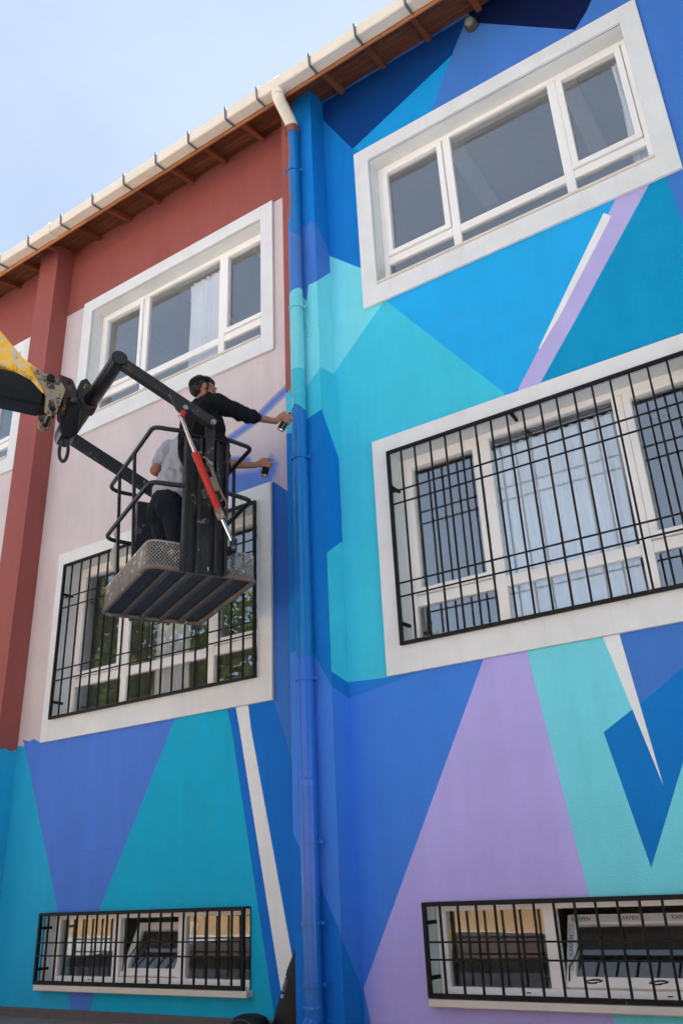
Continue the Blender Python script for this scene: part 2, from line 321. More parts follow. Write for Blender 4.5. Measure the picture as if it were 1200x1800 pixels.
WALL_PAINT = [
    ('red', [(-16, 7.4), (-0.5, 7.4), (-0.5, 8.6), (-16, 8.6)]),
    ('pink', [(-16, 1.55), (-0.5, 1.55), (-0.5, 7.4), (-16, 7.4)]),
    ('aqua_dark', [(-16, -0.3), (-4.3, -0.3), (-4.3, 2.079057367178711), (-16, 2.079057367178711)]),
    ('teal_left', [(-4.6, -0.3), (-0.5, -0.3), (-0.5, 1.6), (-4.0, 1.6), (-4.15, 2.059057367178711), (-4.2, 2.109057367178711), (-4.25, 2.0690573671787114), (-4.6, 2.079057367178711)]),
    ('overspray', [(-1.608, 4.689), (-1.143, 4.745), (-0.863, 4.601), (-0.879, 3.856), (-0.91, 3.899), (-1.095, 4.059), (-1.597, 4.058)]),
    ('navy_fade', [(-1.108, 4.078), (-0.91, 3.899), (-0.769, 3.741), (-0.817, 1.981), (-1.126, 2.043)]),
    ('peri_low', [(-1.158, 2.555), (-0.803, 2.489), (-0.819, 0.969), (-0.923, 1.035), (-0.922, 1.563), (-1.001, 1.808), (-1.102, 2.063), (-1.161, 2.048)]),
    ('peri_l', [(-4.283, 2.135), (-4.172, 2.105), (-4.105, 2.119), (-3.974, 2.061), (-1.944, 2.142), (-2.069, 1.963), (-2.825, 0.564), (-3.1, 0.339), (-3.425, 0.341), (-3.527, 0.579), (-4.248, 2.086)]),
    ('teal_left', [(-3.527, 0.579), (-2.982, 0.567), (-3.109, 0.126)]),
    ('peri_l', [(-3.527, 0.579), (-2.982, 0.567), (-3.021, 0.446), (-3.46, 0.43)]),
    ('peri_l', [(-3.316, -0.024), (-2.94, -0.017), (-2.972, -0.066), (-3.019, -0.213), (-3.069, -0.194), (-3.251, -0.184), (-3.291, -0.069)]),
    ('teal_mid', [(-2.232, 1.984), (-2.102, 2.214), (-1.601, 2.141), (-1.541, 1.895), (-1.119, -0.137), (-1.125, -0.21), (-2.991, -0.28), (-3.012, -0.213), (-2.972, -0.066), (-2.859, 0.046), (-2.93, 0.38), (-2.982, 0.567)]),
    ('cobalt_l', [(-1.6, 2.093), (-1.341, 2.126), (-1.102, 2.063), (-1.007, 1.827), (-0.922, 1.563), (-0.923, 1.035), (-0.82, 0.929), (-0.829, -0.198), (-1.105, -0.209), (-1.119, -0.137), (-1.541, 1.895)]),
    ('stripe_white', [(-1.5, 2.078), (-1.365, 2.078), (-1.334, 1.869), (-1.114, 0.93), (-0.951, 0.217), (-0.929, 0.075), (-1.052, -0.005), (-1.455, 1.884)]),
    ('mist1', [(-1.674, 4.722), (-1.348, 4.81), (-1.079, 4.962), (-0.887, 5.058), (-0.838, 4.942), (-1.027, 4.853), (-1.263, 4.724), (-1.666, 4.604)]),
    ('mist2', [(-1.663, 4.713), (-1.341, 4.8), (-1.071, 4.952), (-0.89, 5.043), (-0.85, 4.949), (-1.034, 4.863), (-1.27, 4.734), (-1.657, 4.618)]),
    ('mist3', [(-1.652, 4.705), (-1.335, 4.79), (-1.064, 4.943), (-0.893, 5.028), (-0.862, 4.956), (-1.041, 4.872), (-1.277, 4.743), (-1.647, 4.632)]),
    ('mist4', [(-1.64, 4.696), (-1.328, 4.78), (-1.057, 4.933), (-0.896, 5.014), (-0.875, 4.963), (-1.048, 4.882), (-1.284, 4.753), (-1.638, 4.646)]),
    ('stroke', [(-1.629, 4.687), (-1.321, 4.77), (-1.05, 4.924), (-0.899, 4.999), (-0.887, 4.97), (-1.055, 4.891), (-1.291, 4.763), (-1.628, 4.659)]),
    ('mist1', [(-1.648, 4.516), (-1.336, 4.396), (-1.336, 4.313), (-1.646, 4.413)]),
    ('mist2', [(-1.637, 4.502), (-1.346, 4.391), (-1.346, 4.325), (-1.635, 4.419)]),
    ('mist3', [(-1.626, 4.488), (-1.357, 4.386), (-1.357, 4.338), (-1.625, 4.425)]),
    ('mist4', [(-1.617, 4.478), (-1.365, 4.381), (-1.365, 4.348), (-1.616, 4.429)]),
    ('stroke', [(-1.61, 4.469), (-1.372, 4.378), (-1.372, 4.356), (-1.609, 4.433)]),
    ('mist1', [(-1.68, 4.348), (-1.306, 4.271), (-1.171, 4.297), (-1.103, 4.365), (-0.99, 4.224), (-1.012, 4.101), (-1.075, 4.047), (-1.321, 4.033), (-1.673, 4.02)]),
    ('mist2', [(-1.658, 4.325), (-1.299, 4.251), (-1.157, 4.279), (-1.1, 4.336), (-1.011, 4.225), (-1.031, 4.114), (-1.088, 4.065), (-1.328, 4.052), (-1.653, 4.04)]),
    ('mist3', [(-1.64, 4.306), (-1.293, 4.235), (-1.145, 4.264), (-1.098, 4.312), (-1.028, 4.225), (-1.046, 4.125), (-1.098, 4.08), (-1.335, 4.067), (-1.635, 4.057)]),
    ('mist4', [(-1.622, 4.286), (-1.288, 4.219), (-1.134, 4.249), (-1.096, 4.287), (-1.046, 4.226), (-1.062, 4.135), (-1.108, 4.096), (-1.341, 4.083), (-1.618, 4.074)]),
    ('stroke', [(-1.6, 4.264), (-1.281, 4.2), (-1.12, 4.231), (-1.093, 4.258), (-1.067, 4.226), (-1.081, 4.148), (-1.121, 4.114), (-1.349, 4.102), (-1.597, 4.094)]),
    ('stroke', [(-1.597, 4.058), (-1.599, 4.19), (-1.349, 4.173), (-1.107, 4.18), (-1.101, 4.061)]),
    ('aqua', [(-0.5, -0.3), (9, -0.3), (9, 2.14), (-0.5, 2.14)]),
    ('peri', [(-0.5, 2.13), (9, 2.13), (9, 8.6), (-0.5, 8.6)]),
    ('royal', [(-0.564, 8.408), (-0.335, 8.423), (1.46, 8.417), (1.359, 8.392), (1.161, 8.02), (-0.021, 7.527), (-0.347, 8.146), (-0.524, 8.467)]),
    ('azure', [(-0.021, 7.527), (1.161, 8.02), (0.902, 7.495), (0.745, 7.197), (0.096, 7.156), (-0.037, 7.434)]),
    ('navy', [(1.431, 8.274), (2.311, 7.461), (2.437, 7.602), (2.592, 7.852), (1.655, 8.762), (1.356, 8.589)]),
    ('cobalt', [(-0.524, 8.467), (-0.347, 8.146), (-0.021, 7.527), (0.237, 7.26), (0.143, 5.908), (-0.04, 6.002), (-0.354, 6.303), (-0.62, 6.589)]),
    ('aqua', [(-0.621, 6.545), (-0.354, 6.303), (-0.04, 6.002), (0.139, 5.844), (0.364, 5.6), (0.238, 5.52), (-0.349, 4.964), (-0.678, 4.698)]),
    ('turq', [(-0.678, 4.698), (-0.349, 4.964), (0.238, 5.52), (1.196, 4.129), (1.238, 3.908), (0.17, 2.007), (-0.02, 2.075), (-0.373, 2.097), (-0.868, 2.194)]),
    ('azure2', [(0.212, 5.5), (0.369, 5.663), (2.412, 5.542), (2.326, 5.486), (1.69, 4.616), (1.319, 4.124), (1.213, 4.071), (1.196, 4.129)]),
    ('tealblue', [(2.587, 5.495), (2.638, 5.582), (2.701, 5.508), (2.729, 4.989), (2.753, 4.528), (2.674, 3.974), (1.435, 3.987), (1.499, 4.11)]),
    ('lilac', [(2.327, 5.491), (2.457, 5.544), (2.638, 5.582), (2.587, 5.495), (1.847, 4.544), (1.499, 4.11), (1.391, 4.003), (1.28, 4.045), (1.319, 4.124), (1.69, 4.616)]),
    ('stripe_white', [(2.208, 5.401), (2.259, 5.337), (1.722, 4.617), (1.531, 4.395), (1.524, 4.409)]),
    ('peri2', [(-0.868, 2.194), (-0.373, 2.097), (-0.02, 2.075), (0.88, 2.218), (0.765, 2.066), (-0.1, 0.494), (-0.356, 0.026), (-0.3, -0.211), (-0.927, -0.236)]),
    ('cobalt_top', [(-0.863, 2.404), (-0.373, 2.097), (-0.02, 2.075), (0.37, 2.109), (0.026, 2.029), (-0.369, 1.973), (-0.868, 2.217)]),
    ('lilac2', [(0.765, 2.066), (0.837, 2.226), (1.181, 2.242), (1.098, 2.068), (1.278, 0.545), (1.313, -0.073), (1.314, -0.159), (-0.301, -0.227), (-0.356, 0.026), (-0.1, 0.494)]),
    ('cobalt', [(1.526, 1.477), (1.723, 1.589), (1.754, 1.627), (1.789, 1.622), (2.079, 1.8), (2.216, 1.893), (2.161, 1.555), (1.968, 1.252), (1.67, 0.68)]),
    ('peri', [(1.733, 2.083), (1.755, 2.206), (2.307, 2.24), (2.232, 1.89), (2.079, 1.8), (1.789, 1.622), (1.738, 1.615)]),
    ('stripe_white', [(1.626, 2.077), (1.65, 2.149), (1.73, 2.133), (1.733, 2.083), (1.827, 1.126)]),
]
PILASTER_FRONT = [
    ('red', [(-0.745, 7.6), (-0.362, 7.6), (-0.362, 8.6), (-0.745, 8.6)]),
    ('cobalt', [(-0.683, 9.151), (0.323, 8.378), (-0.103, 1.603), (-0.811, 1.689)]),
    ('cobalt', [(-0.745, 7.2), (-0.362, 7.2), (-0.362, 8.6), (-0.745, 8.6)]),
    ('peri', [(-0.463, 6.544), (-0.413, 6.604), (-0.342, 6.513), (-0.158, 6.305), (-0.147, 5.836), (-0.347, 5.836), (-0.458, 5.837), (-0.483, 5.663), (-0.541, 5.69), (-0.516, 6.61)]),
    ('aqua', [(-0.54, 5.75), (-0.483, 5.663), (-0.458, 5.837), (-0.347, 5.836), (-0.147, 5.836), (-0.197, 4.779), (-0.357, 4.875), (-0.512, 4.726), (-0.6, 4.701)]),
    ('turq', [(-0.6, 4.701), (-0.512, 4.726), (-0.357, 4.875), (-0.197, 4.779), (-0.217, 4.369), (-0.362, 4.44), (-0.503, 4.4), (-0.608, 4.397)]),
    ('peri2', [(-0.8, 2.347), (-0.633, 2.353), (-0.53, 2.326), (-0.373, 2.04), (-0.282, 1.912), (-0.316, 0.173), (-0.368, 0.38), (-0.528, 0.684), (-0.626, 0.805), (-0.746, 1.019), (-0.823, 1.023)]),
    ('cobalt_l', [(-0.823, 1.023), (-0.746, 1.019), (-0.626, 0.805), (-0.528, 0.684), (-0.368, 0.38), (-0.31, 0.272), (-0.321, -0.24), (-0.845, -0.265)]),
    ('red', [(-0.924, 9.336), (-0.578, 9.07), (-0.601, 7.99), (-0.643, 6.073), (-0.65, 5.278), (-0.667, 4.702), (-0.954, 4.837)]),
    ('aqua_dark', [(-0.954, 4.819), (-0.714, 4.744), (-0.7, 4.775), (-0.688, 4.723), (-0.663, 4.737), (-0.666, 4.303), (-0.957, 4.416)]),
]
PILASTER_SIDE = [
    ('cobalt', [(-0.29, -0.4), (0.05, -0.4), (0.05, 8.6), (-0.29, 8.6)]),
    ('peri', [(-0.237, 6.577), (0.016, 6.355), (0.223, 6.393), (0.109, 6.242), (-0.001, 6.102), (-0.217, 5.859), (-0.305, 5.767)]),
    ('aqua', [(-0.305, 5.767), (-0.217, 5.859), (-0.001, 6.102), (0.13, 6.256), (0.132, 4.953), (0.007, 4.924), (-0.233, 4.88), (-0.331, 4.857)]),
    ('turq', [(-0.33, 4.875), (-0.233, 4.88), (0.007, 4.924), (0.112, 4.942), (0.129, 3.751), (0.005, 4.051), (-0.24, 4.44), (-0.314, 4.513)]),
    ('turq', [(-0.318, 3.059), (-0.239, 3.1), (-0.015, 3.267), (0.095, 3.333), (0.096, 2.071), (-0.017, 2.092), (-0.242, 2.138), (-0.332, 2.156)]),
    ('peri2', [(-0.375, 2.046), (-0.242, 2.021), (-0.011, 1.97), (0.125, 1.933), (0.038, -0.121), (-0.031, 0.049), (-0.231, 0.338), (-0.333, 0.446)]),
]
JOINT = {'b_headtop': [-0.89, -1.206, 4.501], 'b_head': [-0.863, -1.189, 4.342], 'b_neck': [-0.883, -1.201, 4.194], 'b_chest': [-0.867, -1.191, 3.994], 'b_belly': [-0.85, -1.18, 3.749], 'b_rsh': [-0.721, -1.193, 4.111], 'b_lsh': [-0.999, -1.156, 4.216], 'b_relb': [-0.699, -0.942, 4.107], 'b_lelb': [-0.953, -1.269, 3.796], 'b_wrist': [-0.612, -0.62, 4.221], 'b_hand': [-0.573, -0.52, 4.276], 'b_can0': [-0.616, -0.505, 4.193], 'b_can1': [-0.51, -0.49, 4.346], 'g_wrist': [-0.898, -0.46, 3.971], 'g_hand': [-0.859, -0.4, 4.011], 'g_can0': [-0.89, -0.385, 3.889], 'g_can1': [-0.851, -0.37, 4.032], 'g_pelvis': [-1.358, -1.041, 3.508], 'g_waist': [-1.349, -1.035, 3.687], 'g_chest': [-1.315, -0.954, 3.967], 'g_neck': [-1.262, -0.897, 4.169], 'g_head': [-1.222, -0.848, 4.334], 'g_lsh': [-1.442, -0.951, 4.108], 'g_lelb': [-1.48, -1.082, 3.855], 'g_lhand': [-1.502, -0.895, 3.857], 'g_rsh': [-1.161, -0.916, 4.029], 'g_relb': [-1.025, -0.711, 3.909]}
BAG_EDGE = [(-0.817, 0.271), (-0.888, 0.145), (-0.935, 0.012), (-0.976, -0.084), (-1.017, -0.187)]

# ------------------------------------------------------------------ ground
MB().box((-300, -300, -.80), (300, 300, -.262)).build('yard', M['yard'])['kind'] = 'structure'
MB().box((-9.5, -10.2, -.30), (-.6, -3.6, -.258)).build('shade_patch', M['shade_patch'], bevel=.01)['kind'] = 'structure'  # dark patch paints the building's shade on the yard, mirrored in basement panes
MB().box((-30, -1.3, -.30), (20, .3, -.255)).build('pavement', M['pave'], bevel=.01)['kind'] = 'structure'

# ------------------------------------------------------------------ school building
building = thing('school_building', 'school building with red, pink and a half painted blue and lilac mural', 'building', (0, 0, 0))
WX0, WX1, WZ0, WZ1 = -16., 9., -.30, 8.6
PITCH = 3.985
BAYS = []   # per bay: (upper outer, middle outer, basement opening)
for k in range(-3, 2):
    o = k*PITCH
    u = (o+.0, o+2.828, 5.476, 7.407); mdl = (o-.006, o+2.828, 2.076, 4.083); bs = (o+.168, o+2.505, -.015, .525)
    if k == -1:
        u = (-3.99, -1.04, 5.488, 7.409); mdl = (-3.972, -1.087, 2.06, 4.046); bs = (-3.672, -1.338, -.005, .535)
    if k == 0: bs = (.168, 3.0, -.015, .525)
    if k == -2: u = (-7.97, -5.018, 5.43, 7.37)
    BAYS.append((k, u, mdl, bs))
def inner(w, lower): return (w[0]+.158, w[1]-.160, w[2]+(.215 if lower else .205), w[3]-.165)
HOLES = []
for k, u, mdl, bs in BAYS: HOLES += [inner(u, False), inner(mdl, True), bs]
wall = cdt_sheet([(WX0, WZ0), (WX1, WZ0), (WX1, WZ1), (WX0, WZ1)], WALL_PAINT, HOLES, lambda p: (p[0], 0, p[1]), PT, 'wall', building)
cdt_sheet([(WX0, WZ0), (WX1, WZ0), (WX1, WZ1), (WX0, WZ1)], [('inside', [(WX0, WZ0), (WX1, WZ0), (WX1, WZ1), (WX0, WZ1)])], HOLES, lambda p: (p[0], .30, p[1]), M, 'inner_wall', building)
# shell: rooms behind the windows
mb = MB()
for z in (-.95, 1.15, 4.75, 8.12): mb.box((WX0, .31, z-.12), (WX1, 8.4, z+.12))
mb.build('floor_slab', M['inside_floor'], building)
mb = MB()
for k in range(-4, 3):
    x = k*PITCH-.55
    x = max(WX0+.1, min(WX1-.1, x))
    for z0, z1 in ((-.83, 1.03), (1.27, 4.63), (4.87, 8.0)): mb.box((x-.1, .32, z0), (x+.1, 6.4, z1))
for z0, z1 in ((-.83, 1.03), (1.27, 4.63), (4.87, 8.0)): mb.box((WX0, 6.41, z0), (WX1, 6.6, z1))
mb.build('partition_wall', M['inside'], building)
mb = MB(); mb.box((WX0-.25, .0, -.3), (WX0-.002, 8.6, 8.6)); mb.box((WX1+.002, .0, -.3), (WX1+.25, 8.6, 8.6)); mb.box((WX0, 8.402, -.3), (WX1, 8.62, 8.6))
mb.build('outer_wall', M['plaster'], building)
lm = MB().box((-.09, -.62, -.07), (.09, .62, -.002)).mesh('ceiling_lamp', M['pvc'], bevel=.01)
for zc in (8.0, 4.63):
    for k in range(-3, 2):
        for dx in (.7, 2.0):
            o = link('ceiling_lamp', lm, building); o.location = (k*PITCH+dx, 1.35, zc-.002)
# plinth
MB().box((WX0, -.03, -.30), (-.748, -.002, -.186)).box((-.36, -.03, -.30), (WX1, -.002, -.186)).build('plinth', M['plinth'], building, bevel=.008)
# pilasters
DEP = -.24
def pilaster(x0, x1, fp, sp):
    holder = None
    fr = cdt_sheet([(x0, -.3), (x1, -.3), (x1, 8.43), (x0, 8.43)], fp, [], lambda p: (p[0], DEP, p[1]), PT, 'pilaster', building)
    sd = cdt_sheet([(DEP, -.3), (0, -.3), (0, 8.43), (DEP, 8.43)], sp, [], lambda p: (x1, p[0], p[1]), PT, 'pilaster_side', fr)
    sl = cdt_sheet([(DEP, -.3), (0, -.3), (0, 8.43), (DEP, 8.43)], [(fp[0][0], [(DEP, -.3), (0, -.3), (0, 8.43), (DEP, 8.43)])], [], lambda p: (x0, p[0], p[1]), PT, 'pilaster_side', fr)
    return fr
pilaster(-.745, -.362, PILASTER_FRONT, PILASTER_SIDE)
for x0, x1 in ((-4.70, -4.345), (-8.69, -8.33), (-12.67, -12.31)):
    zz = 2.03
    jag = [(x1, zz)]+[(x1-(x1-x0)*i/14, zz+.014*random.uniform(-1, 1)) for i in range(1, 14)]+[(x0, zz)]
    jags = [(0, zz)]+[(DEP*i/8, zz+.014*random.uniform(-1, 1)) for i in range(1, 8)]+[(DEP, zz)]
    pilaster(x0, x1, [('red', [(x0, 0), (x1, 0), (x1, 9), (x0, 9)]), ('teal_left', [(x0, -.4), (x1, -.4)]+jag)],
             [('red', [(DEP, 0), (0, 0), (0, 9), (DEP, 9)]), ('teal_left', [(DEP, -.4), (0, -.4)]+jags)])
pilaster(3.62, 3.98-.0, [('peri', [(3.4, -.4), (4.2, -.4), (4.2, 9), (3.4, 9)])], [('peri', [(DEP, -.4), (0, -.4), (0, 9), (DEP, 9)])]) if False else None

# ---- windows
def ring(mb, o, i, y0, y1, m=0):
    """rectangular ring: o, i = (x0, x1, z0, z1) outer and inner"""
    ov = [(o[0], o[2]), (o[1], o[2]), (o[1], o[3]), (o[0], o[3])]; iv = [(i[0], i[2]), (i[1], i[2]), (i[1], i[3]), (i[0], i[3])]
    vs = [(p[0], y, p[1]) for y in (y0, y1) for p in ov+iv]; fs = []
    for k in range(4):
        q = (k+1) % 4
        fs += [(k, q, 4+q, 4+k), (8+k, 12+k, 12+q, 8+q), (k, 8+k, 8+q, q), (4+k, 4+q, 12+q, 12+k)]
    return mb.add(vs, fs, m)
def curtain(x0, x1, z0, z1, y, mat, parent, amp=.035, waves=11):
    n = 90; vs = []; fs = []
    rows = 7
    for j in range(rows):
        z = z1+(z0-z1)*j/(rows-1)
        for i in range(n+1):
            t = i/n; w = math.sin(t*waves*2*PI+.6*math.sin(t*9+j*.4))*amp*(.5+.5*j/(rows-1))+.3*amp*math.sin(t*waves*4.7)
            vs.append((x0+(x1-x0)*t+.01*math.sin(j*1.1+t*13), y+w, z))
    for j in range(rows-1):
        for i in range(n): fs.append((j*(n+1)+i, j*(n+1)+i+1, (j+1)*(n+1)+i+1, (j+1)*(n+1)+i))
    mb = MB().add(vs, fs); o = mb.build('curtain', mat, parent)
    for p in o.data.polygons: p.use_smooth = True
    return o
def three_light(w, lower, curtains, label=None):
    i = inner(w, lower)
    mb = MB()
    ring(mb, w, i, -.032, -.001)                                  # flat plaster surround standing proud of the wall
    ring(mb, (i[0]-.012, i[1]+.012, i[2]-.012, i[3]+.012), i, .0, .302)   # reveal
    win = mb.build('window', M['plaster'], building, bevel=.004)
    if label: win['label'] = label
    y0, y1 = .150, .205
    f = MB(); ring(f, i, (i[0]+.055, i[1]-.055, i[2]+.05, i[3]-.05), y0, y1)
    a = .33*(i[1]-i[0])*.88; m1 = i[0]+.725; m2 = i[1]-.805+.08
    m1w = .08; zt = i[2]+.375
    f.box((m1, y0+.001, i[2]+.05), (m1+m1w, y1-.001, i[3]-.05)); f.box((m2, y0+.001, i[2]+.05), (m2+m1w, y1-.001, i[3]-.05))
    spans = [(i[0]+.055, m1), (m1+m1w, m2), (m2+m1w, i[1]-.055)]
    for s0, s1 in spans: f.box((s0, y0+.003, zt-.045), (s1, y1-.003, zt+.04))
    f.build('frame', M['pvc'], win, bevel=.004)
    for q, (s0, s1) in enumerate(spans):
        p0, p1 = zt+.04, i[3]-.05
        if q != 1:
            sh = MB(); ring(sh, (s0+.004, s1-.004, p0+.004, p1-.004), (s0+.058, s1-.058, p0+.058, p1-.058), y0-.018, y1-.01)
            sh.build('sash', M['pvc'], win, bevel=.005); gx0, gx1, gz0, gz1 = s0+.05, s1-.05, p0+.05, p1-.05
            MB().box((s0+.022, y0-.045, (p0+p1)/2-.06), (s0+.04, y0-.018, (p0+p1)/2+.06)).build('window_hinge', M['pvc'], win) if False else None
        else: gx0, gx1, gz0, gz1 = s0-.004, s1+.004, p0-.004, p1+.004
        MB().box((gx0, .176, gz0), (gx1, .180, gz1)).build('pane', M['glass'], win)
        MB().box((s0-.004, .176, i[2]+.046), (s1+.004, .180, zt-.041)).build('pane', M['glass'], win)
    MB().box((i[0]+.002, -.045, i[2]+.001), (i[1]-.002, .149, i[2]+.026)).build('sill', M['marble'], win, bevel=.006)
    for c0, c1, mt, wv in curtains:
        x0 = i[0]+(i[1]-i[0])*c0; x1 = i[0]+(i[1]-i[0])*c1
        curtain(x0, x1, i[2]-.05, i[3]-.1, .262, M[mt], win, .022, wv)
    return win, i
def iron_bar(mb, a, b, w=.013): mb.obox(a, b, w, w, up=(0, 1, 0) if abs(a[0]-b[0]) < 1e-4 else (0, 0, 1)); return mb
def grille(x0, x1, z0, z1, nbars, hz, y=-.062, brackets=(), vertical_y=None):
    g = MB(); ring(g, (x0, x1, z0, z1), (x0+.026, x1-.026, z0+.026, z1-.026), y-.014, y+.014)
    gr = g.build('window_grille', M['black_iron'], building, bevel=.002)
    step = (x1-x0)/nbars
    me = iron_bar(MB(), (0, y, z0+.02), (0, y, z1-.02)).mesh('bar', M['black_iron'])
    for i in range(1, nbars):
        o = link('bar', me, gr); o.location = (x0+step*i, 0, 0); o.rotation_euler = (0, random.uniform(-.0015, .0015), 0)
    mh = iron_bar(MB(), (x0+.02, y-.012, 0), (x1-.02, y-.012, 0), .011).mesh('bar', M['black_iron'])
    for z in hz:
        o = link('bar', mh, gr); o.location = (0, 0, z)
    for p, q in brackets:
        MB().obox(p, q, .022, .022).build('bracket', M['black_iron'], gr)
    return gr
for k, u, mdl, bs in BAYS:
    cu = {0: [(.93, .985, 'curtain', 3)], -1: [(.52, .70, 'curtain', 7)], -2: [(.1, .3, 'curtain', 6)]}.get(k, [])
    three_light(u, False, cu)
    cm = {0: [(.30, .70, 'curtain_blue', 13)], -1: [(.42, .60, 'curtain', 7)]}.get(k, [])
    win, i = three_light(mdl, True, cm)
    gx0, gx1, gz0, gz1 = i[0]-.004, i[1]+.012, i[2]-.012, i[3]+.004
    if k == -1: gx0 = i[0]-.012
    hz = [gz1-.385, gz1-.495, gz0+.48, gz0+.372]
    br = []
    for zz in (gz1-.33, gz0+.17):
        br += [((gx0+.02, -.06, zz), (gx0+.03, .06, zz)), ((gx1-.02, -.06, zz), (gx1-.03, .06, zz))]
    br += [(((gx0+gx1)/2-.17, -.06, gz1-.015), ((gx0+gx1)/2-.17, .07, gz1-.03))]
    grille(gx0, gx1, gz0, gz1, 19, hz, brackets=br)
# ---- basement windows
def text_mesh(body, size, name, mat, parent, mw):
    cu = bpy.data.curves.new('print', 'FONT'); cu.body = body; cu.size = size; cu.align_x = 'CENTER'; cu.align_y = 'CENTER'; cu.extrude = .0004
    t = bpy.data.objects.new('print', cu); COL.objects.link(t); bpy.context.view_layer.update()
    me = bpy.data.meshes.new_from_object(t.evaluated_get(bpy.context.evaluated_depsgraph_get())); bpy.data.objects.remove(t)
    me.transform(mw); me.materials.clear(); me.materials.append(mat); return link(name, me, parent)
for k, u, mdl, bs in BAYS:
    x0, x1, z0, z1 = bs
    mb = MB(); ring(mb, (x0-.012, x1+.012, z0-.012, z1+.012), (x0, x1, z0, z1), .0, .302)
    win = mb.build('window', M['plaster'], building)
    y0, y1 = .11, .165
    W_ = x1-x0
    f = MB(); ring(f, (x0+.002, x1-.002, z0+.002, z1-.002), (x0+.075, x1-.075, z0+.05, z1-.05), y0, y1)
    m1, m2 = x0+.755, x0+(1.98 if k == 0 else 1.50)
    for m in (m1, m2): f.box((m, y0+.001, z0+.05), (m+.085, y1-.001, z1-.05))
    f.build('frame', M['pvc'], win, bevel=.004)
    spans = [(x0+.075, m1), (m1+.085, m2), (m2+.085, x1-.075)]
    for q, (s0, s1) in enumerate(spans):
        p0, p1 = z0+.05, z1-.05
        if q != 1:
            MB().box((s0-.004, .134, p0-.004), (s1+.004, .138, p1+.004)).build('pane', M['glass_old'], win)
        else:   # hopper sash tilted into the room, hinged along its foot
            sw, sh_ = s1-s0-.006, p1-p0-.01
            mb2 = MB(); ring(mb2, (-sw/2, sw/2, 0, sh_), (-sw/2+.06, sw/2-.06, .06, sh_-.06), -.02, .03)
            s = mb2.build('sash', M['pvc'], win, bevel=.004)
            s.location = ((s0+s1)/2, y0+.03, p0+.004); s.rotation_euler = (math.radians(-27), 0, 0)
            T = Matrix.Translation(s.location) @ s.rotation_euler.to_matrix().to_4x4()
            g = MB().box((-sw/2+.055, .003, .055), (sw/2-.055, .007, sh_-.055)).build('pane', M['glass_old'], win); g.matrix_basis = T
            if k in (0, -1):
                mb3 = MB().tube([(-sw/2+.02, -.022, .03), (-sw/2+.03, -.05, .1), (-sw/2+.06, -.03, .17), (-sw/2+.09, -.022, .26)], .004, 6)
                o = mb3.build('stay_cord', M['black_iron'], win); o.matrix_basis = T
            if k == 0:  # strips of protective film printed with the maker's name, still on the new sash
                fm = MB().box((-sw/2+.03, -.0225, sh_-.052), (sw/2-.02, -.0215, sh_-.012)); fm.box((-sw/2+.012, -.0225, .09), (-sw/2+.05, -.0215, sh_-.06))
                o = fm.build('protective_film', M['film'], win); o.matrix_basis = T
                for cx in (-sw/2+.06, -sw/2+.36, -sw/2+.68, sw/2-.14):
                    text_mesh('KARPEN', .034, 'print', M['print_blue'], win, T @ Matrix.Translation((cx+.03, -.0232, sh_-.031)) @ Matrix.Rotation(PI/2, 4, 'X'))
                text_mesh('KARPEN', .034, 'print', M['print_blue'], win, T @ Matrix.Translation((-sw/2+.031, -.0232, .24)) @ Matrix.Rotation(-PI/2, 4, 'Y') @ Matrix.Rotation(PI/2, 4, 'X'))
                sc = MB()
                for ccx, ww in ((-sw/2+.17, .05), (-sw/2+.55, .05)):
                    pts = [(ccx+ww*math.cos(a*.83)*(1+.2*math.sin(a*3.1)), -.0215, .032+.010*math.sin(a*.83+.4)+.004*math.sin(a*2.3)) for a in range(26)]
                    sc.tube(pts, .0022, 5)
                o = sc.build('marker_scribble', M['scribble'], win); o.matrix_basis = T
    for cxx in (.5, 1.2, 1.95): MB().box((x0+cxx*W_/2.34-.014, y0-.003, z0+.024), (x0+cxx*W_/2.34+.014, y0+.002, z0+.030)).build('drain_slot', M['black_iron'], win)
    MB().box((x0+.01 if k == -1 else x0-.0, -.075, z0-.046), (x1+.03, .109, z0-.001)).build('sill', M['marble'], win, bevel=.006)
    gx0, gx1, gz0, gz1 = (x0, x1+.0, z0+.004, z1+.012)
    br = [((gx0+.02, -.06, gz0+.11), (gx0+.03, .05, gz0+.11)), ((gx0+.02, -.06, gz1-.12), (gx0+.03, .05, gz1-.12))]
    grille(gx0, gx1, gz0, gz1, 19 if k == -1 else 22 if k == 0 else 17, [gz0+.315, gz0+.215], brackets=br)

# ---- roof: slab, soffit boards, rafters, fascia
roof = MB()
SL = .29
prof = [(-.50, 8.335), (4.2, 8.335+SL*4.7), (9.2, 8.335-.0), (9.2, 8.43), (4.2, 8.44+SL*4.7), (-.52, 8.43)]
roof.prism(prof, WX0-.5, WX1+.5, 's'); roof_o = roof.build('roof', M['tile'], building)
zs = lambda y: 8.452+SL*y
brd = MB().prism([(-.0445, -.0445*SL), (.0445, .0445*SL), (.0445, .0445*SL+.014), (-.0445, -.0445*SL+.014)], 0, 3.118, 's').mesh('soffit_board', M['soffit'], bevel=.003)
for r in range(6):
    y = -.052-.092*r+.03
    off = random.uniform(0, 3)
    for q in range(-1, 9):
        x = WX0-.3+q*3.12+off
        if x+3.12 > WX1+.4: continue
        o = link('soffit_board', brd, roof_o); o.location = (x, y-.02, zs(y-.02)+random.uniform(-.003, .002))
rf = MB().prism([(-.47, zs(-.47)-.062), (.02, zs(.02)-.068), (.02, zs(.02)-.004), (-.49, zs(-.49)-.004), (-.49, zs(-.49)-.03)], -.028, .028, 's').mesh('rafter', M['rafter'], bevel=.004)
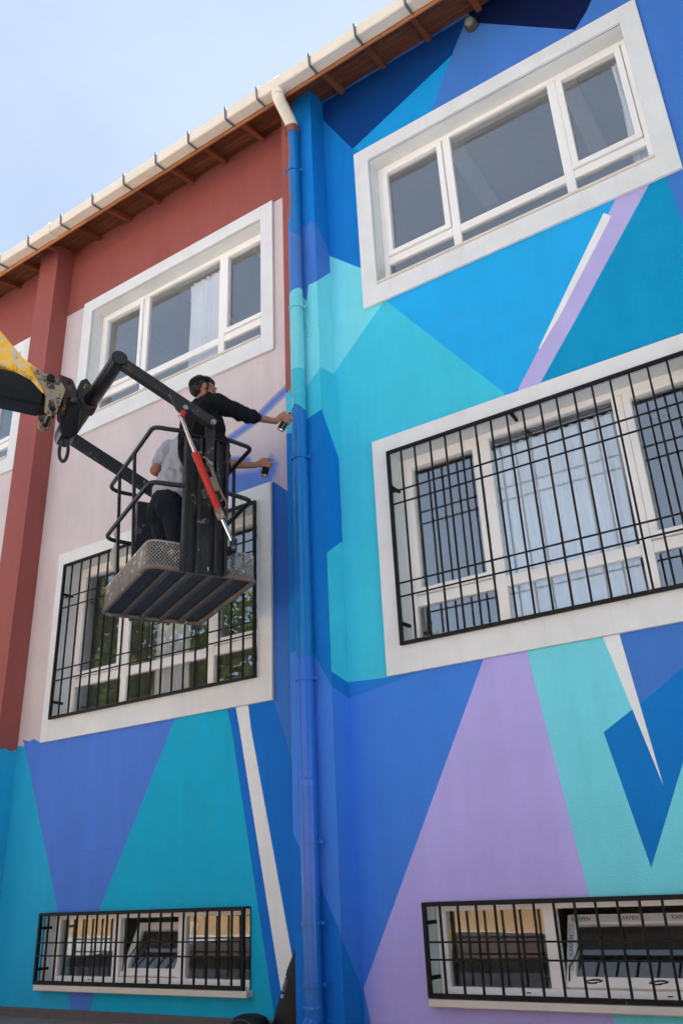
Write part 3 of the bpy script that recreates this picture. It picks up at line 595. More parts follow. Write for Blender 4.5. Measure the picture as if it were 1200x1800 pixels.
for q in range(-22, 24):
    x = -3.845+.5345*q
    if WX0 < x < WX1:
        o = link('rafter', rf, roof_o); o.location = (x+random.uniform(-.015, .015), 0, random.uniform(-.003, .003))
fas = MB().box((0, -.522, 8.098), (4.165, -.497, 8.334)).mesh('fascia_board', M['fascia'], bevel=.004)
for q in range(6):
    o = link('fascia_board', fas, roof_o); o.location = (WX0+.003+q*4.168, 0, 0)
# ---- gutter
gp = [(-.528, 8.130), (-.645, 8.112), (-.658, 8.118), (-.668, 8.232), (-.656, 8.238), (-.650, 8.232), (-.644, 8.126), (-.538, 8.142), (-.536, 8.24), (-.526, 8.24)]
gut = MB().prism(gp, WX0-.4, WX1+.4, 's').build('gutter', M['gutter'], building)
big = [(-.525, 8.122), (-.648, 8.104), (-.664, 8.112), (-.675, 8.236), (-.525, 8.245)]
for xa, w in ((-4.03, .035), (-3.99, .012), (-.60, .10), (-.475, .012), (-.73, .012), (4.3, .04)):
    mb = MB().prism([(p[0]-.002*(i in (1, 2, 3)), p[1]-.002*(i in (0, 1))) for i, p in enumerate(big)] if w < .02 else big, xa-w, xa+w, 's'); mb.build('gutter_joint', M['gutter'], gut, bevel=.002)
cp = [(-.523, 8.118), (-.648, 8.100), (-.668, 8.108), (-.680, 8.262), (-.674, 8.262), (-.662, 8.111), (-.646, 8.106), (-.523, 8.124)]
cm_ = MB().prism(cp, -.012, .012, 's').mesh('gutter_clip', M['zinc'])
for x in [-4.38-.57*q for q in range(18, 0, -1)]+[-4.38, -3.77, -3.21, -2.69, -2.18, -1.69, -1.16, -.735, -.07, .47, 1.02, 1.57, 2.12, 2.67]+[3.2+.55*q for q in range(9)]:
    o = link('gutter_clip', cm_, gut); o.location = (x, 0, 0)

# ---- downpipe, painted with the wall behind it
PXC, PYC, PR = -.545, -.322, .064
def pipe_paint(u, z):
    if z > 7.90: return 'W'
    wob = .10*noise.noise(Vector((0, 0, z*3)))
    if z > 7.78: return 'red'
    if z > 5.72+.03*u:
        edge = .05+wob if z > 6.6 else -.55+wob*1.6
        if u < edge: return 'red'
        return 'cobalt' if z > 6.43-.05*u else 'peri'
    if z > 4.86 or (z > 4.46 and u < -.35+.05*wob): return 'aqua'
    if z > 4.44+.05*(1-u*u): return 'turq'
    if z > 2.24+.02*u: return 'cobalt'
    if z > .66-.10*u: return 'peri2'
    return 'cobalt_l'
seg = 44
path = [Vector((PXC, PYC, 7.90-.009*i)) for i in range(int((7.90+.06)/.009)+1)]
keys = ['red', 'cobalt', 'peri', 'aqua', 'turq', 'peri2', 'cobalt_l']
GL = {}
for kk in keys:
    GL[kk] = paint(PAINT_NAME[kk]+'_on_pipe', (40, 108, 206) if kk == 'peri2' else tuple(v*.9 for v in PIGMENT[kk]), None, 0, 1, .26, .05)
    GL[kk].node_tree.nodes['Principled BSDF'].inputs['Specular IOR Level'].default_value = .4
vs = []; fs = []; mi = []
for p in path:
    for s in range(seg): a = 2*PI*s/seg; vs.append((p.x+PR*math.cos(a), p.y+PR*math.sin(a), p.z))
for r in range(len(path)-1):
    for s in range(seg):
        a = 2*PI*(s+.5)/seg; zc = (path[r].z+path[r+1].z)/2
        fs.append((r*seg+s, (r+1)*seg+s, (r+1)*seg+(s+1) % seg, r*seg+(s+1) % seg)); mi.append(keys.index(pipe_paint(math.cos(a), min(zc, 7.89))))
mb = MB(); mb.v = vs; mb.f = fs; mb.m = mi
pipe = mb.build('downpipe', [GL[kk] for kk in keys], building)
for p in pipe.data.polygons: p.use_smooth = True
up = MB().tube(rounded([(-.515, -.597, 8.125), (-.517, -.592, 8.03), (-.540, PYC, 7.99-.09), (PXC, PYC, 7.80)], .06, 6), .0635, 24, 0, False)
up.build('pipe_elbow', M['gutter'], pipe, smooth=True)
def collar(z, h, r, mat, c=(PXC, PYC)):
    MB().tube([(c[0], c[1], z-h), (c[0], c[1], z-h*.2), (c[0], c[1], z), (c[0], c[1], z+.012), (c[0], c[1], z+.022)], [r*.98, r*.98, r, r, r*.93], 28, 0, False).build('pipe_collar', mat, pipe, smooth=True)
MB().tube([(-.5155, -.597, 8.075), (-.5165, -.594, 8.05)], .069, 24).build('pipe_collar', M['gutter'], pipe, smooth=True)
collar(7.86, .09, .071, GL['red']); collar(4.62, .05, .069, GL['turq']); collar(1.355, .05, .069, GL['peri2']); collar(-.06, .06, .070, GL['cobalt_l'])
for z, c in ((7.25, 'cobalt'), (5.545, 'aqua'), (3.975, 'cobalt'), (2.09, 'peri2'), (.947, 'peri2'), (.44, 'cobalt_l'), (.077, 'cobalt_l')):
    mb = MB()
    n = 24; r0, r1 = PR+.001, PR+.010
    vs = []; fs = []
    for zq in (z-.011, z+.011):
        for rr in (r0, r1):
            vs += [(PXC+rr*math.cos(2*PI*s/n), PYC+rr*math.sin(2*PI*s/n), zq) for s in range(n)]
    for s in range(n):
        q = (s+1) % n
        fs += [(s, q, n+q, n+s), (2*n+s, 3*n+s, 3*n+q, 2*n+q), (n+s, n+q, 3*n+q, 3*n+s)]
    mb.add(vs, fs); mb.box((PXC+.062, PYC+.01, z-.011), (PXC+.098, PYC+.035, z+.011)); mb.box((PXC-.02, PYC+.06, z-.009), (PXC+.02, DEP+.01, z+.009))
    mb.build('pipe_clip', GL[c], pipe)
MB().tube(rounded([(PXC, PYC, -.05), (PXC, PYC, -.13), (PXC-.02, PYC-.12, -.235)], .06, 6), .065, 24, 0, False).build('pipe_shoe', GL['cobalt_l'], pipe, smooth=True)

# ---- small round lamp under the eave
lamp = thing('wall_lamp', 'small round grey lamp on the blue wall right under the eaves', 'lamp', (1.41, 0, 8.22))
MB().tube([(0, -.002, 0), (0, -.05, 0), (0, -.075, -.01)], [.062, .064, .05], 24).build('lamp_body', M['lamp_body'], lamp, smooth=True)
MB().tube([(0, -.076, -.01), (0, -.10, -.014), (0, -.115, -.017)], [.048, .044, .02], 24).build('lamp_glass', M['lamp_glass'], lamp, smooth=True)

# ------------------------------------------------------------------ boom lift: local axes s (x) along the basket's long side, t (y) across, z up from the basket's underside
BC, BROT = Vector((-1.247, -1.013, 2.70)), math.radians(-27.11)
lift = thing('boom_lift', 'worn crane, yellow and black boom carrying a mesh work basket before the wall', 'boom lift', BC, BROT)
HA, HB = .59, .405
def rect(a, b, z, r, n=6): return [Vector(p) for p in rounded([(-a, -b, z), (a, -b, z), (a, b, z), (-a, b, z)], r, n, True)]
# floor: plate, ribs below, rim
fl = MB().prism([(p.x, p.y) for p in rect(HA-.012, HB-.012, 0, .07)], .030, .036, 'z'); flo = fl.build('basket_floor', M['plate_dark'], lift)
rp_ = rect(HA, HB, .02, .08, 6); rp_.append(rp_[0]); rp_.append(rp_[1])
MB().tube(rp_, .020, 8, 0, False).build('rim', M['rusty'], flo, smooth=True)
for t in (-.24, -.085, .075, .235):
    MB().prism([(t-.017, .006), (t+.017, .006), (t+.022, .0295), (t-.022, .0295)], -HA+.015, HA-.015, 's').build('floor_rib', M['rib'], flo, bevel=.003)
# expanded metal skirt: real strands
mesh_mb = MB(); per = rect(HA, HB, 0, .08, 8); per.append(per[0])
cum = [0]
for i in range(len(per)-1): cum.append(cum[-1]+(per[i+1]-per[i]).length)
LEN = cum[-1]
def onper(d):
    d %= LEN
    for i in range(len(per)-1):
        if d <= cum[i+1]:
            t = (d-cum[i])/(cum[i+1]-cum[i]); a, b = per[i], per[i+1]; p = a.lerp(b, t); dr = (b-a).normalized(); return p, Vector((dr.y, -dr.x, 0))
    return per[-1], Vector((1, 0, 0))
nw = 150; cw = LEN/nw; rows_ = 13; z0m, z1m = .035, .212; ch = (z1m-z0m)/rows_
def strand(d0, z0, d1, z1):
    (p, n), (q, n2) = onper(d0), onper(d1); w = .0040
    a = Vector((p.x, p.y, z0)); b = Vector((q.x, q.y, z1))
    up = Vector((0, 0, w)); o = n*.0022
    # thin twisted strand, triangular section
    vs_ = [a+up+o, a-up-o, a+n*.004, b+up+o, b-up-o, b+n2*.004]
    mesh_mb.add(vs_, [(0, 3, 4, 1), (1, 4, 5, 2), (2, 5, 3, 0)])
for r in range(rows_):
    za, zb = z0m+ch*r, z0m+ch*(r+1)
    for c in range(nw):
        d = (c+(.5 if r % 2 else 0))*cw
        dn = .35*cw
        strand(d-.5*cw, zb if False else za, d, zb); strand(d, zb, d+.5*cw, za)
        if r % 3 == 0: pass
msh = mesh_mb.build('mesh_skirt', M['mesh'], lift); msh['kind'] = 'stuff'
tp = rect(HA, HB, z1m, .08, 6); tp.append(tp[0]); tp.append(tp[1])
MB().tube(tp, .007, 6, 0, False).build('skirt_top_wire', M['mesh'], lift, smooth=True)
# end panels
def panel(sg, t0, t1, top):
    p = MB(); s0 = sg*.600; s1 = sg*.618
    p.box((s0, t0, 0), (s1, t1, top))
    for a, b in ((t0, t0+.02), (t0+.10, t0+.125), (t1-.10, t1-.08), (t1-.022, t1)): p.box((s1, a, 0), (s1+sg*.045, b, top-.004))
    p.box((s0-sg*.004, t0-.004, top), (s1+sg*.049, t1+.004, top+.008))
    return p.build('end_panel', M['metal_black'], lift, bevel=.003)
pn = panel(1, -.185, .150, 1.065); panel(-1, -.17, .17, 1.05)
MB().box((.648, -.042, .78), (.668, .032, 1.228)).build('pivot_plate', M['metal_black'], lift, bevel=.003)
for z, q in ((1.180, .716), (.848, .668)): MB().tube([(q, -.006, z), (q+.014, -.006, z)], .021, 14).tube([(q+.014, -.006, z), (q+.022, -.006, z)], .012, 8).build('pivot_bolt', M['bolt'], lift, smooth=True)
MB().box((-.668, -.04, .80), (-.645, .04, 1.26)).build('pivot_plate', M['metal_black'], lift, bevel=.003)
# cross tube, two arms
TT, TZ = -.735, 1.578
NEAR, FAR = Vector((.725, -.738, 1.532)), Vector((-.74, -.80, 1.60))
MB().tube([FAR, NEAR], .060, 28).build('cross_tube', M['boom_black'], lift, smooth=True)
MB().tube([NEAR, NEAR+Vector((.010, 0, 0))], .054, 28).build('tube_cap', M['metal_black'], lift, smooth=True)
MB().obox((.682, -.705, 1.515), (.680, .022, 1.178), .072, .078).build('arm', M['metal_black'], lift, bevel=.006)
MB().obox((-.70, -.77, 1.59), (-.70, .035, 1.20), .075, .095).build('arm', M['metal_black'], lift, bevel=.006)
# levelling cylinder
cs = .735
MB().prism([(-.36, 1.325), (-.215, 1.262), (-.205, 1.185), (-.245, 1.165), (-.30, 1.21)], cs-.018, cs+.006, 's').build('cylinder_bracket', M['metal_black'], lift, bevel=.003)
MB().tube([(cs, -.235, 1.235), (cs+.016, -.235, 1.235)], .02, 12).build('pivot_bolt', M['bolt'], lift, smooth=True)
A, B_, C_, D_ = Vector((cs, -.270, 1.170)), Vector((cs, -.146, .880)), Vector((cs, .066, .405)), Vector((cs, .150, .235))
cyl = MB().tube([B_, B_.lerp(C_, .03), C_], .028, 20).build('hydraulic_cylinder', M['red_cyl'], lift, smooth=True)
MB().tube([A, B_], .0155, 16).build('piston_rod', M['chrome'], cyl, smooth=True)
MB().tube([C_, D_], .0155, 16).build('piston_rod', M['chrome'], cyl, smooth=True)
MB().tube([C_.lerp(B_, .12), C_.lerp(D_, .10)], .0305, 18).build('end_gland', M['rusty'], cyl, smooth=True)
MB().tube([A.lerp(Vector((cs, -.245, 1.2)), 1), A.lerp(B_, .08)], .022, 12).build('end_gland', M['red_cyl'], cyl, smooth=True)
for off, q0, q1 in ((.030, .10, .80), (.040, .2, .9)):
    h0, h1 = B_.lerp(C_, q0)+Vector((.03, off, .01)), B_.lerp(C_, q1)+Vector((.03, off*.8, .01))
    MB().tube(rounded([h0, h0+Vector((.02, .03, -.02)), h0.lerp(h1, .5)+Vector((.015, .012, 0)), h1+Vector((.012, .02, .03)), h1], .05, 5), .0065, 8).build('hydraulic_pipe', M['rusty'], cyl, smooth=True)
MB().obox(B_.lerp(C_, .40)+Vector((.03, .035, 0)), B_.lerp(C_, .62)+Vector((.03, .03, 0)), .032, .03).build('valve_block', M['rusty'], cyl, bevel=.004)
MB().box((cs-.02, .14, .15), (cs+.02, .185, .25)).box((.62, .145, .16), (cs-.02, .18, .20)).build('cylinder_bracket', M['metal_black'], lift, bevel=.003)
# hand rails
for z, dz in ((1.108, 0), (.655, 0)):
    MB().tube(rounded([(.625, -.17, z+.0), (.60, -.30, z), (HA+.0, -HB-.015, z), (-HA, -HB-.03, z), (-.61, -.17, z)], .12, 6), .0175, 10).build('hand_rail', M['rail'], lift, smooth=True)
    MB().tube(rounded([(.625, .14, z+.008), (.605, .25, z+.006), (HA, HB-.04, z), (-HA, HB-.03, z), (-.61, .17, z)], .08, 6), .0175, 10).build('hand_rail', M['rail'], lift, smooth=True)
for s, t, z1 in ((.150, -HB+.024, 1.10), (-.265, -HB+.024, 1.10), (-.50, HB-.03, 1.10), (.22, HB-.03, 1.10)):
    MB().obox((s, t, .03), (s, -HB-.024 if t < 0 else HB-.033, z1+.008), .024, .024, (1, 0, 0)).build('rail_post', M['rail'], lift, bevel=.003)
# boom head and boom (runs out of the picture to the left)
bs_ = -.05
MB().obox((bs_, -6.05, 1.52), (bs_, -1.125, 1.525), .20, .25).build('inner_boom', M['boom_black'], lift, bevel=.018)
MB().prism([(-1.125, 1.41), (-1.07, 1.45), (-1.07, 1.60), (-1.125, 1.64)], bs_-.105, bs_+.105, 's').build('boom_end_plate', M['metal_black'], lift, bevel=.006)
MB().prism([(-6.0, 3.2), (-6.0, 2.72), (-1.62, 1.70), (-1.42, 1.66), (-1.24, 1.60), (-1.135, 1.50), (-1.09, 1.56), (-1.16, 1.69), (-1.32, 1.78), (-1.50, 1.97), (-1.75, 2.10)], bs_-.115, bs_+.115, 's').build('outer_boom', M['yellow'], lift, bevel=.012)
for sg in (-1, 1):
    MB().prism([(-1.26, 1.70), (-1.02, 1.625), (-.985, 1.56), (-1.0, 1.47), (-1.03, 1.33), (-1.07, 1.305), (-1.115, 1.33), (-1.12, 1.46), (-1.14, 1.53)], bs_+sg*.118, bs_+sg*.145, 's').build('head_plate', M['yellow_dirty'], lift, bevel=.005)
MB().tube([(bs_-.17, -1.105, 1.62), (bs_+.172, -1.105, 1.62)], .030, 18).build('head_pin', M['boom_black'], lift, smooth=True)
MB().tube([(bs_-.15, -1.065, 1.36), (bs_+.152, -1.065, 1.36)], .022, 16).build('head_pin', M['boom_black'], lift, smooth=True)
MB().prism([(-1.04, 1.72), (-.93, 1.70), (-.885, 1.60), (-.875, 1.38), (-.90, 1.34), (-.985, 1.40), (-1.0, 1.55)], bs_-.10, bs_+.10, 's').build('knuckle_block', M['knuckle'], lift, bevel=.01)
MB().prism([(-.885, 1.60), (-.865, 1.72), (-.82, 1.755), (-.74, 1.66), (-.70, 1.60), (-.72, 1.50), (-.86, 1.44)], bs_-.06, bs_+.075, 's').build('gusset', M['knuckle'], lift, bevel=.006)
MB().prism([(-.955, 1.52), (-.87, 1.54), (-.845, 1.47), (-.85, 1.23), (-.90, 1.165), (-.985, 1.185), (-1.0, 1.26), (-.965, 1.34)], bs_-.075, bs_+.125, 's').build('knuckle_bracket', M['boom_black'], lift, bevel=.012)
MB().tube([(bs_+.12, -.915, 1.475), (bs_+.165, -.915, 1.475)], .024, 14).build('head_pin', M['metal_black'], lift, smooth=True)
for t_, z_ in ((-1.055, 1.365), (-.955, 1.655)): MB().tube([(bs_+.1, t_, z_), (bs_+.148 if z_ < 1.5 else bs_+.103, t_, z_)], .017, 14).build('pin_hole', M['boom_black'], lift)
hk = [Vector((bs_+.06, -.935+.032*math.cos(a), 1.075+.095*math.sin(a))) for a in [2*PI*i/26 for i in range(27)]]
MB().tube(hk, .0135, 10, 0, False).build('hook_ring', M['metal_black'], lift, smooth=True)
# mast the boom hangs from, beside the photographer's left
MB().box((-.32, -6.3, -2.9), (.22, -5.8, 3.3)).box((-1.0, -7.1, -2.955), (.9, -5.1, -2.70)).build('mast', M['concrete_mast'], lift, bevel=.03)

# ------------------------------------------------------------------ people
def V(n): return Vector(JOINT[n])
def frame(fwd, up=(0, 0, 1)):
    u = Vector(up).normalized(); f = Vector(fwd); f = (f-u*f.dot(u)).normalized(); r = f.cross(u); return r, f, u
def blob(name, prims, voxel, mat, parent, smooth=4, fold=None):
    """union of tapered capsules and ellipsoids fused into one continuous skin"""
    bm = bmesh.new()
    base = bmesh.new(); bmesh.ops.create_icosphere(base, subdivisions=3, radius=1); sp = [v.co.copy() for v in base.verts]; base.free()
    for p in prims:
        if p[0] == 'c':
            _, a, b, ra, rb = p; a, b = Vector(a), Vector(b)
            vs_ = [bm.verts.new(a+q*ra) for q in sp]+[bm.verts.new(b+q*rb) for q in sp]
        else:
            _, c, (r, f, u), (x, y, z) = p; c = Vector(c)
            vs_ = [bm.verts.new(c+r*(q.x*x)+f*(q.y*y)+u*(q.z*z)) for q in sp]
        res = bmesh.ops.convex_hull(bm, input=vs_)
        junk = [g for g in set(res['geom_interior']+res['geom_unused']) if isinstance(g, bmesh.types.BMVert)]
        bmesh.ops.delete(bm, geom=junk, context='VERTS')
    me = bpy.data.meshes.new(name); bm.to_mesh(me); bm.free()
    o = bpy.data.objects.new(name, me); COL.objects.link(o)
    md = o.modifiers.new('r', 'REMESH'); md.mode = 'VOXEL'; md.voxel_size = voxel
    if smooth:
        ms = o.modifiers.new('s', 'SMOOTH'); ms.factor = .5; ms.iterations = smooth
    bpy.context.view_layer.update()
    fin = bpy.data.meshes.new_from_object(o.evaluated_get(bpy.context.evaluated_depsgraph_get()))
    bpy.data.objects.remove(o); bpy.data.meshes.remove(me); fin.name = name
    if fold:
        amp, sc, sq = fold
        nr = [v.normal.copy() for v in fin.vertices]
        for v, n in zip(fin.vertices, nr):
            q = Vector((v.co.x*sc, v.co.y*sc, v.co.z*sc*sq)); d = noise.noise(q)+.5*noise.noise(q*2.3+Vector((7, 3, 1)))
            v.co += n*(amp*(1-abs(d)*2.2))
    for p in fin.polygons: p.use_smooth = True
    fin.materials.clear(); fin.materials.append(mat)
    if parent is not None:
        fin.transform(Matrix.Translation(parent.location).inverted())
    return link(name, fin, parent)
def local(mb, parent):
    t = parent.location; mb.v = [(p[0]-t.x, p[1]-t.y, p[2]-t.z) for p in mb.v]; return mb
def grip(can0, can1, wrist, rad, side):
    """hand closed round a spray can: palm, four fingers curled round it, thumb on the other side, index finger on the nozzle"""
    a = (can1-can0).normalized(); ctr = can0.lerp(can1, .62)
    w = wrist-ctr; w = (w-a*w.dot(a)).normalized(); t = a.cross(w)*side
    pr = []
    palm = ctr+w*(rad+.020)
    pr += [('e', palm, (a, t, w), (.042, .030, .017)), ('c', palm+w*.008, wrist, .026, .026), ('c', palm+a*.030+w*.002, palm-a*.030+w*.002, .017, .017)]
    for i, (z, n_) in enumerate(((.034, 1.9), (.012, 2.4), (-.010, 2.35), (-.031, 2.1))):
        pts = []
        for q in range(5):
            an = .35+n_*q/4*.86; rr = rad+.0095
            pts.append(ctr+a*(z+(.012 if i == 0 else .004)*q/4*(1.6 if i == 0 else 1))+w*(rr*math.cos(an))+t*(rr*math.sin(an)))
        pts[0] = palm+a*z+t*.014
        rr = (.0098, .0092, .0088, .0078) if i < 3 else (.0085, .008, .0075, .0068)
        for q in range(4): pr.append(('c', pts[q], pts[q+1], rr[q], rr[min(q+1, 3)]))
    th = [palm-t*.018-a*.018, palm-t*.036+a*.012-w*.012, palm-t*.042+a*.036-w*.032, palm-t*.034+a*.046-w*.052]
    for q in range(3): pr.append(('c', th[q], th[q+1], (.0125, .0105, .0095)[q], (.0105, .0095, .0085)[q]))
    return pr
def open_hand(wrist, d, palm_n, side):
    d = d.normalized(); n_ = (palm_n-d*palm_n.dot(d)).normalized(); x = d.cross(n_)*side; pr = []
    pc = wrist+d*.055
    pr += [('e', pc, (x, d, n_), (.040, .055, .016)), ('c', wrist, pc, .026, .02)]
    for i, (o, ln) in enumerate(((.028, .072), (.009, .080), (-.010, .074), (-.028, .058))):
        b = wrist+d*.098+x*o; m = b+d*ln*.5+n_*.006; e = m+d*ln*.42+n_*.022
        pr += [('c', b, m, .0092, .0085), ('c', m, e, .0085, .0072)]
    b = wrist+d*.035+x*.03; m = b+d*.035+x*.026; e = m+d*.03+x*.008+n_*.008
    pr += [('c', b, m, .0125, .0105), ('c', m, e, .0105, .0085)]
    return pr
def head_prims(c, fwd, up):
    r, f, u = frame(fwd, up)
    P = lambda x, y, z: c+r*x+f*y+u*z
    pr = [('e', P(0, -.012, .030), (r, f, u), (.074, .094, .083)), ('e', P(0, .022, -.028), (r, f, u), (.060, .066, .078)),
          ('e', P(0, .048, -.078), (r, f, u), (.040, .036, .030)), ('e', P(0, .070, -.094), (r, f, u), (.020, .017, .015)),
          ('c', P(0, .088, .012), P(0, .106, -.022), .009, .013), ('e', P(0, .098, -.028), (r, f, u), (.015, .012, .009)),
          ('c', P(-.042, .076, .026), P(.042, .076, .026), .012, .012),
          ('e', P(0, .082, -.052), (r, f, u), (.024, .012, .006)), ('e', P(0, .080, -.063), (r, f, u), (.021, .012, .007)),
          ('e', P(-.046, .06, -.022), (r, f, u), (.020, .018, .018)), ('e', P(.046, .06, -.022), (r, f, u), (.020, .018, .018))]
    for s in (-1, 1):
        pr += [('e', P(s*.079, -.004, .004), (r, (f-r*s*.25).normalized(), u), (.008, .018, .030)), ('e', P(s*.083, -.014, .008), (r, f, u), (.006, .008, .020)), ('e', P(s*.076, .0, -.018), (r, f, u), (.007, .010, .012))]
    return pr, P, (r, f, u)
def spray_can(b, t, label):
    """can from its bottom rim b to the top of its nozzle t"""
    a = (t-b); L_ = a.length; a.normalize(); root = thing('spray_can', label, 'spray can', b)
    P = lambda k: b+a*k
    body = MB().tube([P(.012), P(.135)], .0325, 24); local(body, root).build('can_body', M['can_black'], root, smooth=True)
    btm = MB().tube([P(.006), P(.0), P(.004), P(.0125)], [.026, .029, .0335, .0338], 24); local(btm, root).build('bottom_rim', M['can_metal'], root, smooth=True)
    tp_ = MB().tube([P(.1345), P(.140), P(.152), P(.158)], [.0335, .032, .020, .016], 24); local(tp_, root).build('can_dome', M['can_metal'], root, smooth=True)
    nz_ = MB().tube([P(.156), P(.160), P(.176), P(.179)], [.012, .014, .012, .009], 16); local(nz_, root).build('nozzle', M['can_black'], root, smooth=True)
    return root
FLOOR_Z = BC.z+.036

# -- painter in the black sweater
fB = Vector((.46, .888, 0)); rB, fB, uB = frame(fB)
neck, headc = V('b_neck'), V('b_head')
feet = Vector((neck.x+.02, neck.y+.12, FLOOR_Z))
man = thing('person', 'man in a black sweater and black glasses spraying the downpipe from the basket', 'person', feet)
hip = Vector((feet.x+.0, feet.y+.0, FLOOR_Z+.93)); rs = neck+rB*.175-uB*.045+fB*.02; ls = neck-rB*.175-uB*.055-fB*.01
c0, c1 = V('b_can0'), V('b_can1'); cdir = (c1-c0).normalized(); c1 = c0+cdir*.18
wr = V('b_wrist'); wr = c0.lerp(c1, .62)+(wr-c0.lerp(c1, .62)).normalized()*.115
elb = (rs+wr)/2-uB*.05-fB*.01+rB*.03
lel = V('b_lelb'); lwr = lel-uB*.21+fB*.05+rB*.03
hd, HP, HB_ = head_prims(headc-uB*.012, (fB+Vector((.22, -.02, -.12))), (Vector((.10, .10, 1))))
body = hd+[('c', headc-uB*.10-fB*.01, neck-uB*.02, .054, .062),
  ('e', neck+(hip-neck)*.30, (rB, fB, uB), (.165, .090, .17)), ('e', neck+(hip-neck)*.66, (rB, fB, uB), (.140, .085, .16)), ('e', hip, (rB, fB, uB), (.140, .09, .12)),
  ('c', rs, elb, .048, .040), ('c', elb, wr, .040, .026), ('c', ls, lel, .048, .040), ('c', lel, lwr, .040, .026)]
body += grip(c0, c1, wr, .0335, 1)+open_hand(lwr, fB*.15-uB, rB, 1)
for s in (-1, 1):
    h = hip+rB*s*.085-uB*.04; k_ = Vector((h.x, h.y, FLOOR_Z+.48))+fB*.02+rB*s*.02; a_ = Vector((h.x, h.y, FLOOR_Z+.09))+rB*s*.03
    body += [('c', h, k_, .078, .054), ('c', k_, a_, .054, .038), ('c', a_-uB*.045, a_+fB*.13-uB*.06, .034, .026)]
blob('body', body, .0058, M['skin'], man, 3)
ax = lambda k: neck+(hip-neck)*(k/(neck.z-hip.z))
sw = [('e', ax(.10), (rB, fB, uB), (.20, .122, .12)), ('e', ax(.22), (rB, fB, uB), (.205, .146, .17)), ('e', ax(.40), (rB, fB, uB), (.205, .160, .19)), ('e', ax(.53)-rB*.01-fB*.02, (rB, fB, uB), (.200, .166, .12)), ('e', ax(.60)-fB*.03, (rB, fB, uB), (.188, .150, .07)),
      ('c', neck-uB*.045, neck-uB*.005, .072, .064), ('c', neck-uB*.04, rs, .07, .066), ('c', neck-uB*.04, ls, .07, .066),
      ('c', rs, rs.lerp(elb, .55), .076, .066), ('c', rs.lerp(elb, .55), elb, .066, .056), ('c', elb, elb.lerp(wr, .33), .057, .047),
      ('c', ls, lel, .076, .066), ('c', lel, lel.lerp(lwr, .6), .066, .050)]
blob('sweater', sw, .0075, M['black_cloth'], man, 3, (.014, 9, .6))
tr = [('e', hip+uB*.02, (rB, fB, uB), (.165, .122, .13))]
for s in (-1, 1):
    h = hip+rB*s*.085-uB*.04; k_ = Vector((h.x, h.y, FLOOR_Z+.48))+fB*.02+rB*s*.02; a_ = Vector((h.x, h.y, FLOOR_Z+.09))+rB*s*.03
    tr += [('c', h, k_, .095, .072), ('c', k_, a_, .072, .060)]
blob('jeans', tr, .009, M['blue_denim'], man, 3, (.006, 11, .7))
for s in (-1, 1):
    a_ = Vector((hip.x, hip.y, FLOOR_Z+.05))+rB*s*.115
    blob('shoe', [('c', a_-fB*.03, a_+fB*.15-uB*.012, .046, .036)], .009, M['shoe'], man, 2)
# hair: cap of short curly tufts, full at the back and crown, side whiskers
def hair_region(x, y, z):
    if z > .60: return y < .80
    if z > .15: return y < .42
    if z > -.25: return y < -.02 or (abs(x) > .8 and y < .30 and z > -.05)
    return y < -.42 and z > -.72
def strands(P, seed, count, parent, ear=True):
    rn = random.Random(seed); mb = MB(); done = 0
    while done < count:
        d = Vector((rn.gauss(0, 1), rn.gauss(0, 1), rn.gauss(0, 1))).normalized()
        if not hair_region(*d): continue
        if abs(d.x) > .75 and -.35 < d.z < .22 and -.35 < d.y < .25: continue
        done += 1
        p = P(d.x*.079, -.016+d.y*.098, .030+d.z*.090); q0 = P(0, -.016, .03); n_ = (p-q0).normalized()
        dn = P(0, -.3, -.5)-P(0, 0, 0); ln = rn.uniform(.012, .026) if d.z > .1 else rn.uniform(.006, .012)
        dr = (n_+Vector((rn.gauss(0, .5), rn.gauss(0, .5), rn.gauss(0, .4)))+dn*.5).normalized()
        e = p+dr*ln; m = p.lerp(e, .5)+n_*ln*.25; w = rn.uniform(.0016, .0032)
        a = dr.orthogonal().normalized()*w; b = dr.cross(a)
        mb.add([p-n_*.004+a, p-n_*.004-a*.5+b, p-n_*.004-a*.5-b, m+a*.7, m-a*.35+b*.7, m-a*.35-b*.7, e], [(0,1,4,3),(1,2,5,4),(2,0,3,5),(3,4,6),(4,5,6),(5,3,6)])
    return local(mb, parent).build('hair_strands', M['hair'], parent)
def hair_cap(P, F): return [('e', P(0, -.030, .050), F, (.0785, .088, .074)), ('e', P(0, -.050, .010), F, (.071, .063, .066)), ('e', P(0, .030, .084), F, (.060, .046, .030))]
hp = hair_cap(HP, HB_)
for s in (-1, 1): hp.append(('c', HP(s*.073, .018, .03), HP(s*.070, .022, -.012), .010, .006))
blob('hair', hp, .0048, M['hair'], man, 1, (.005, 38, 1))
strands(HP, 3, 1500, man)
bd = [('c', HP(s*.064, .022, -.035), HP(s*.046, .058, -.082), .010, .010) for s in (-1, 1)]+[('c', HP(-.040, .060, -.085), HP(.040, .060, -.085), .012, .012), ('c', HP(-.018, .092, -.044), HP(.018, .092, -.044), .0045, .0045), ('e', HP(0, .078, -.094), HB_, (.022, .016, .014))]
blob('beard', bd, .0045, M['hair'], man, 2)
gl = MB()
for s in (-1, 1):
    pts = [HP(s*.034+.026*math.copysign(min(1, abs(1.25*math.cos(a))), math.cos(a)), .104-.012*abs(s), .010+.020*math.copysign(min(1, abs(1.25*math.sin(a))), math.sin(a))) for a in [2*PI*i/24 for i in range(25)]]
    gl.tube(pts, .0027, 6, 0, False); gl.tube([HP(s*.060, .094, .020), HP(s*.076, .07, .021), HP(s*.081, -.006, .022), HP(s*.080, -.022, .008)], .0026, 6)
gl.tube([HP(-.009, .096, .014), HP(.009, .096, .014)], .0025, 6); local(gl, man).build('glasses', M['specs'], man)
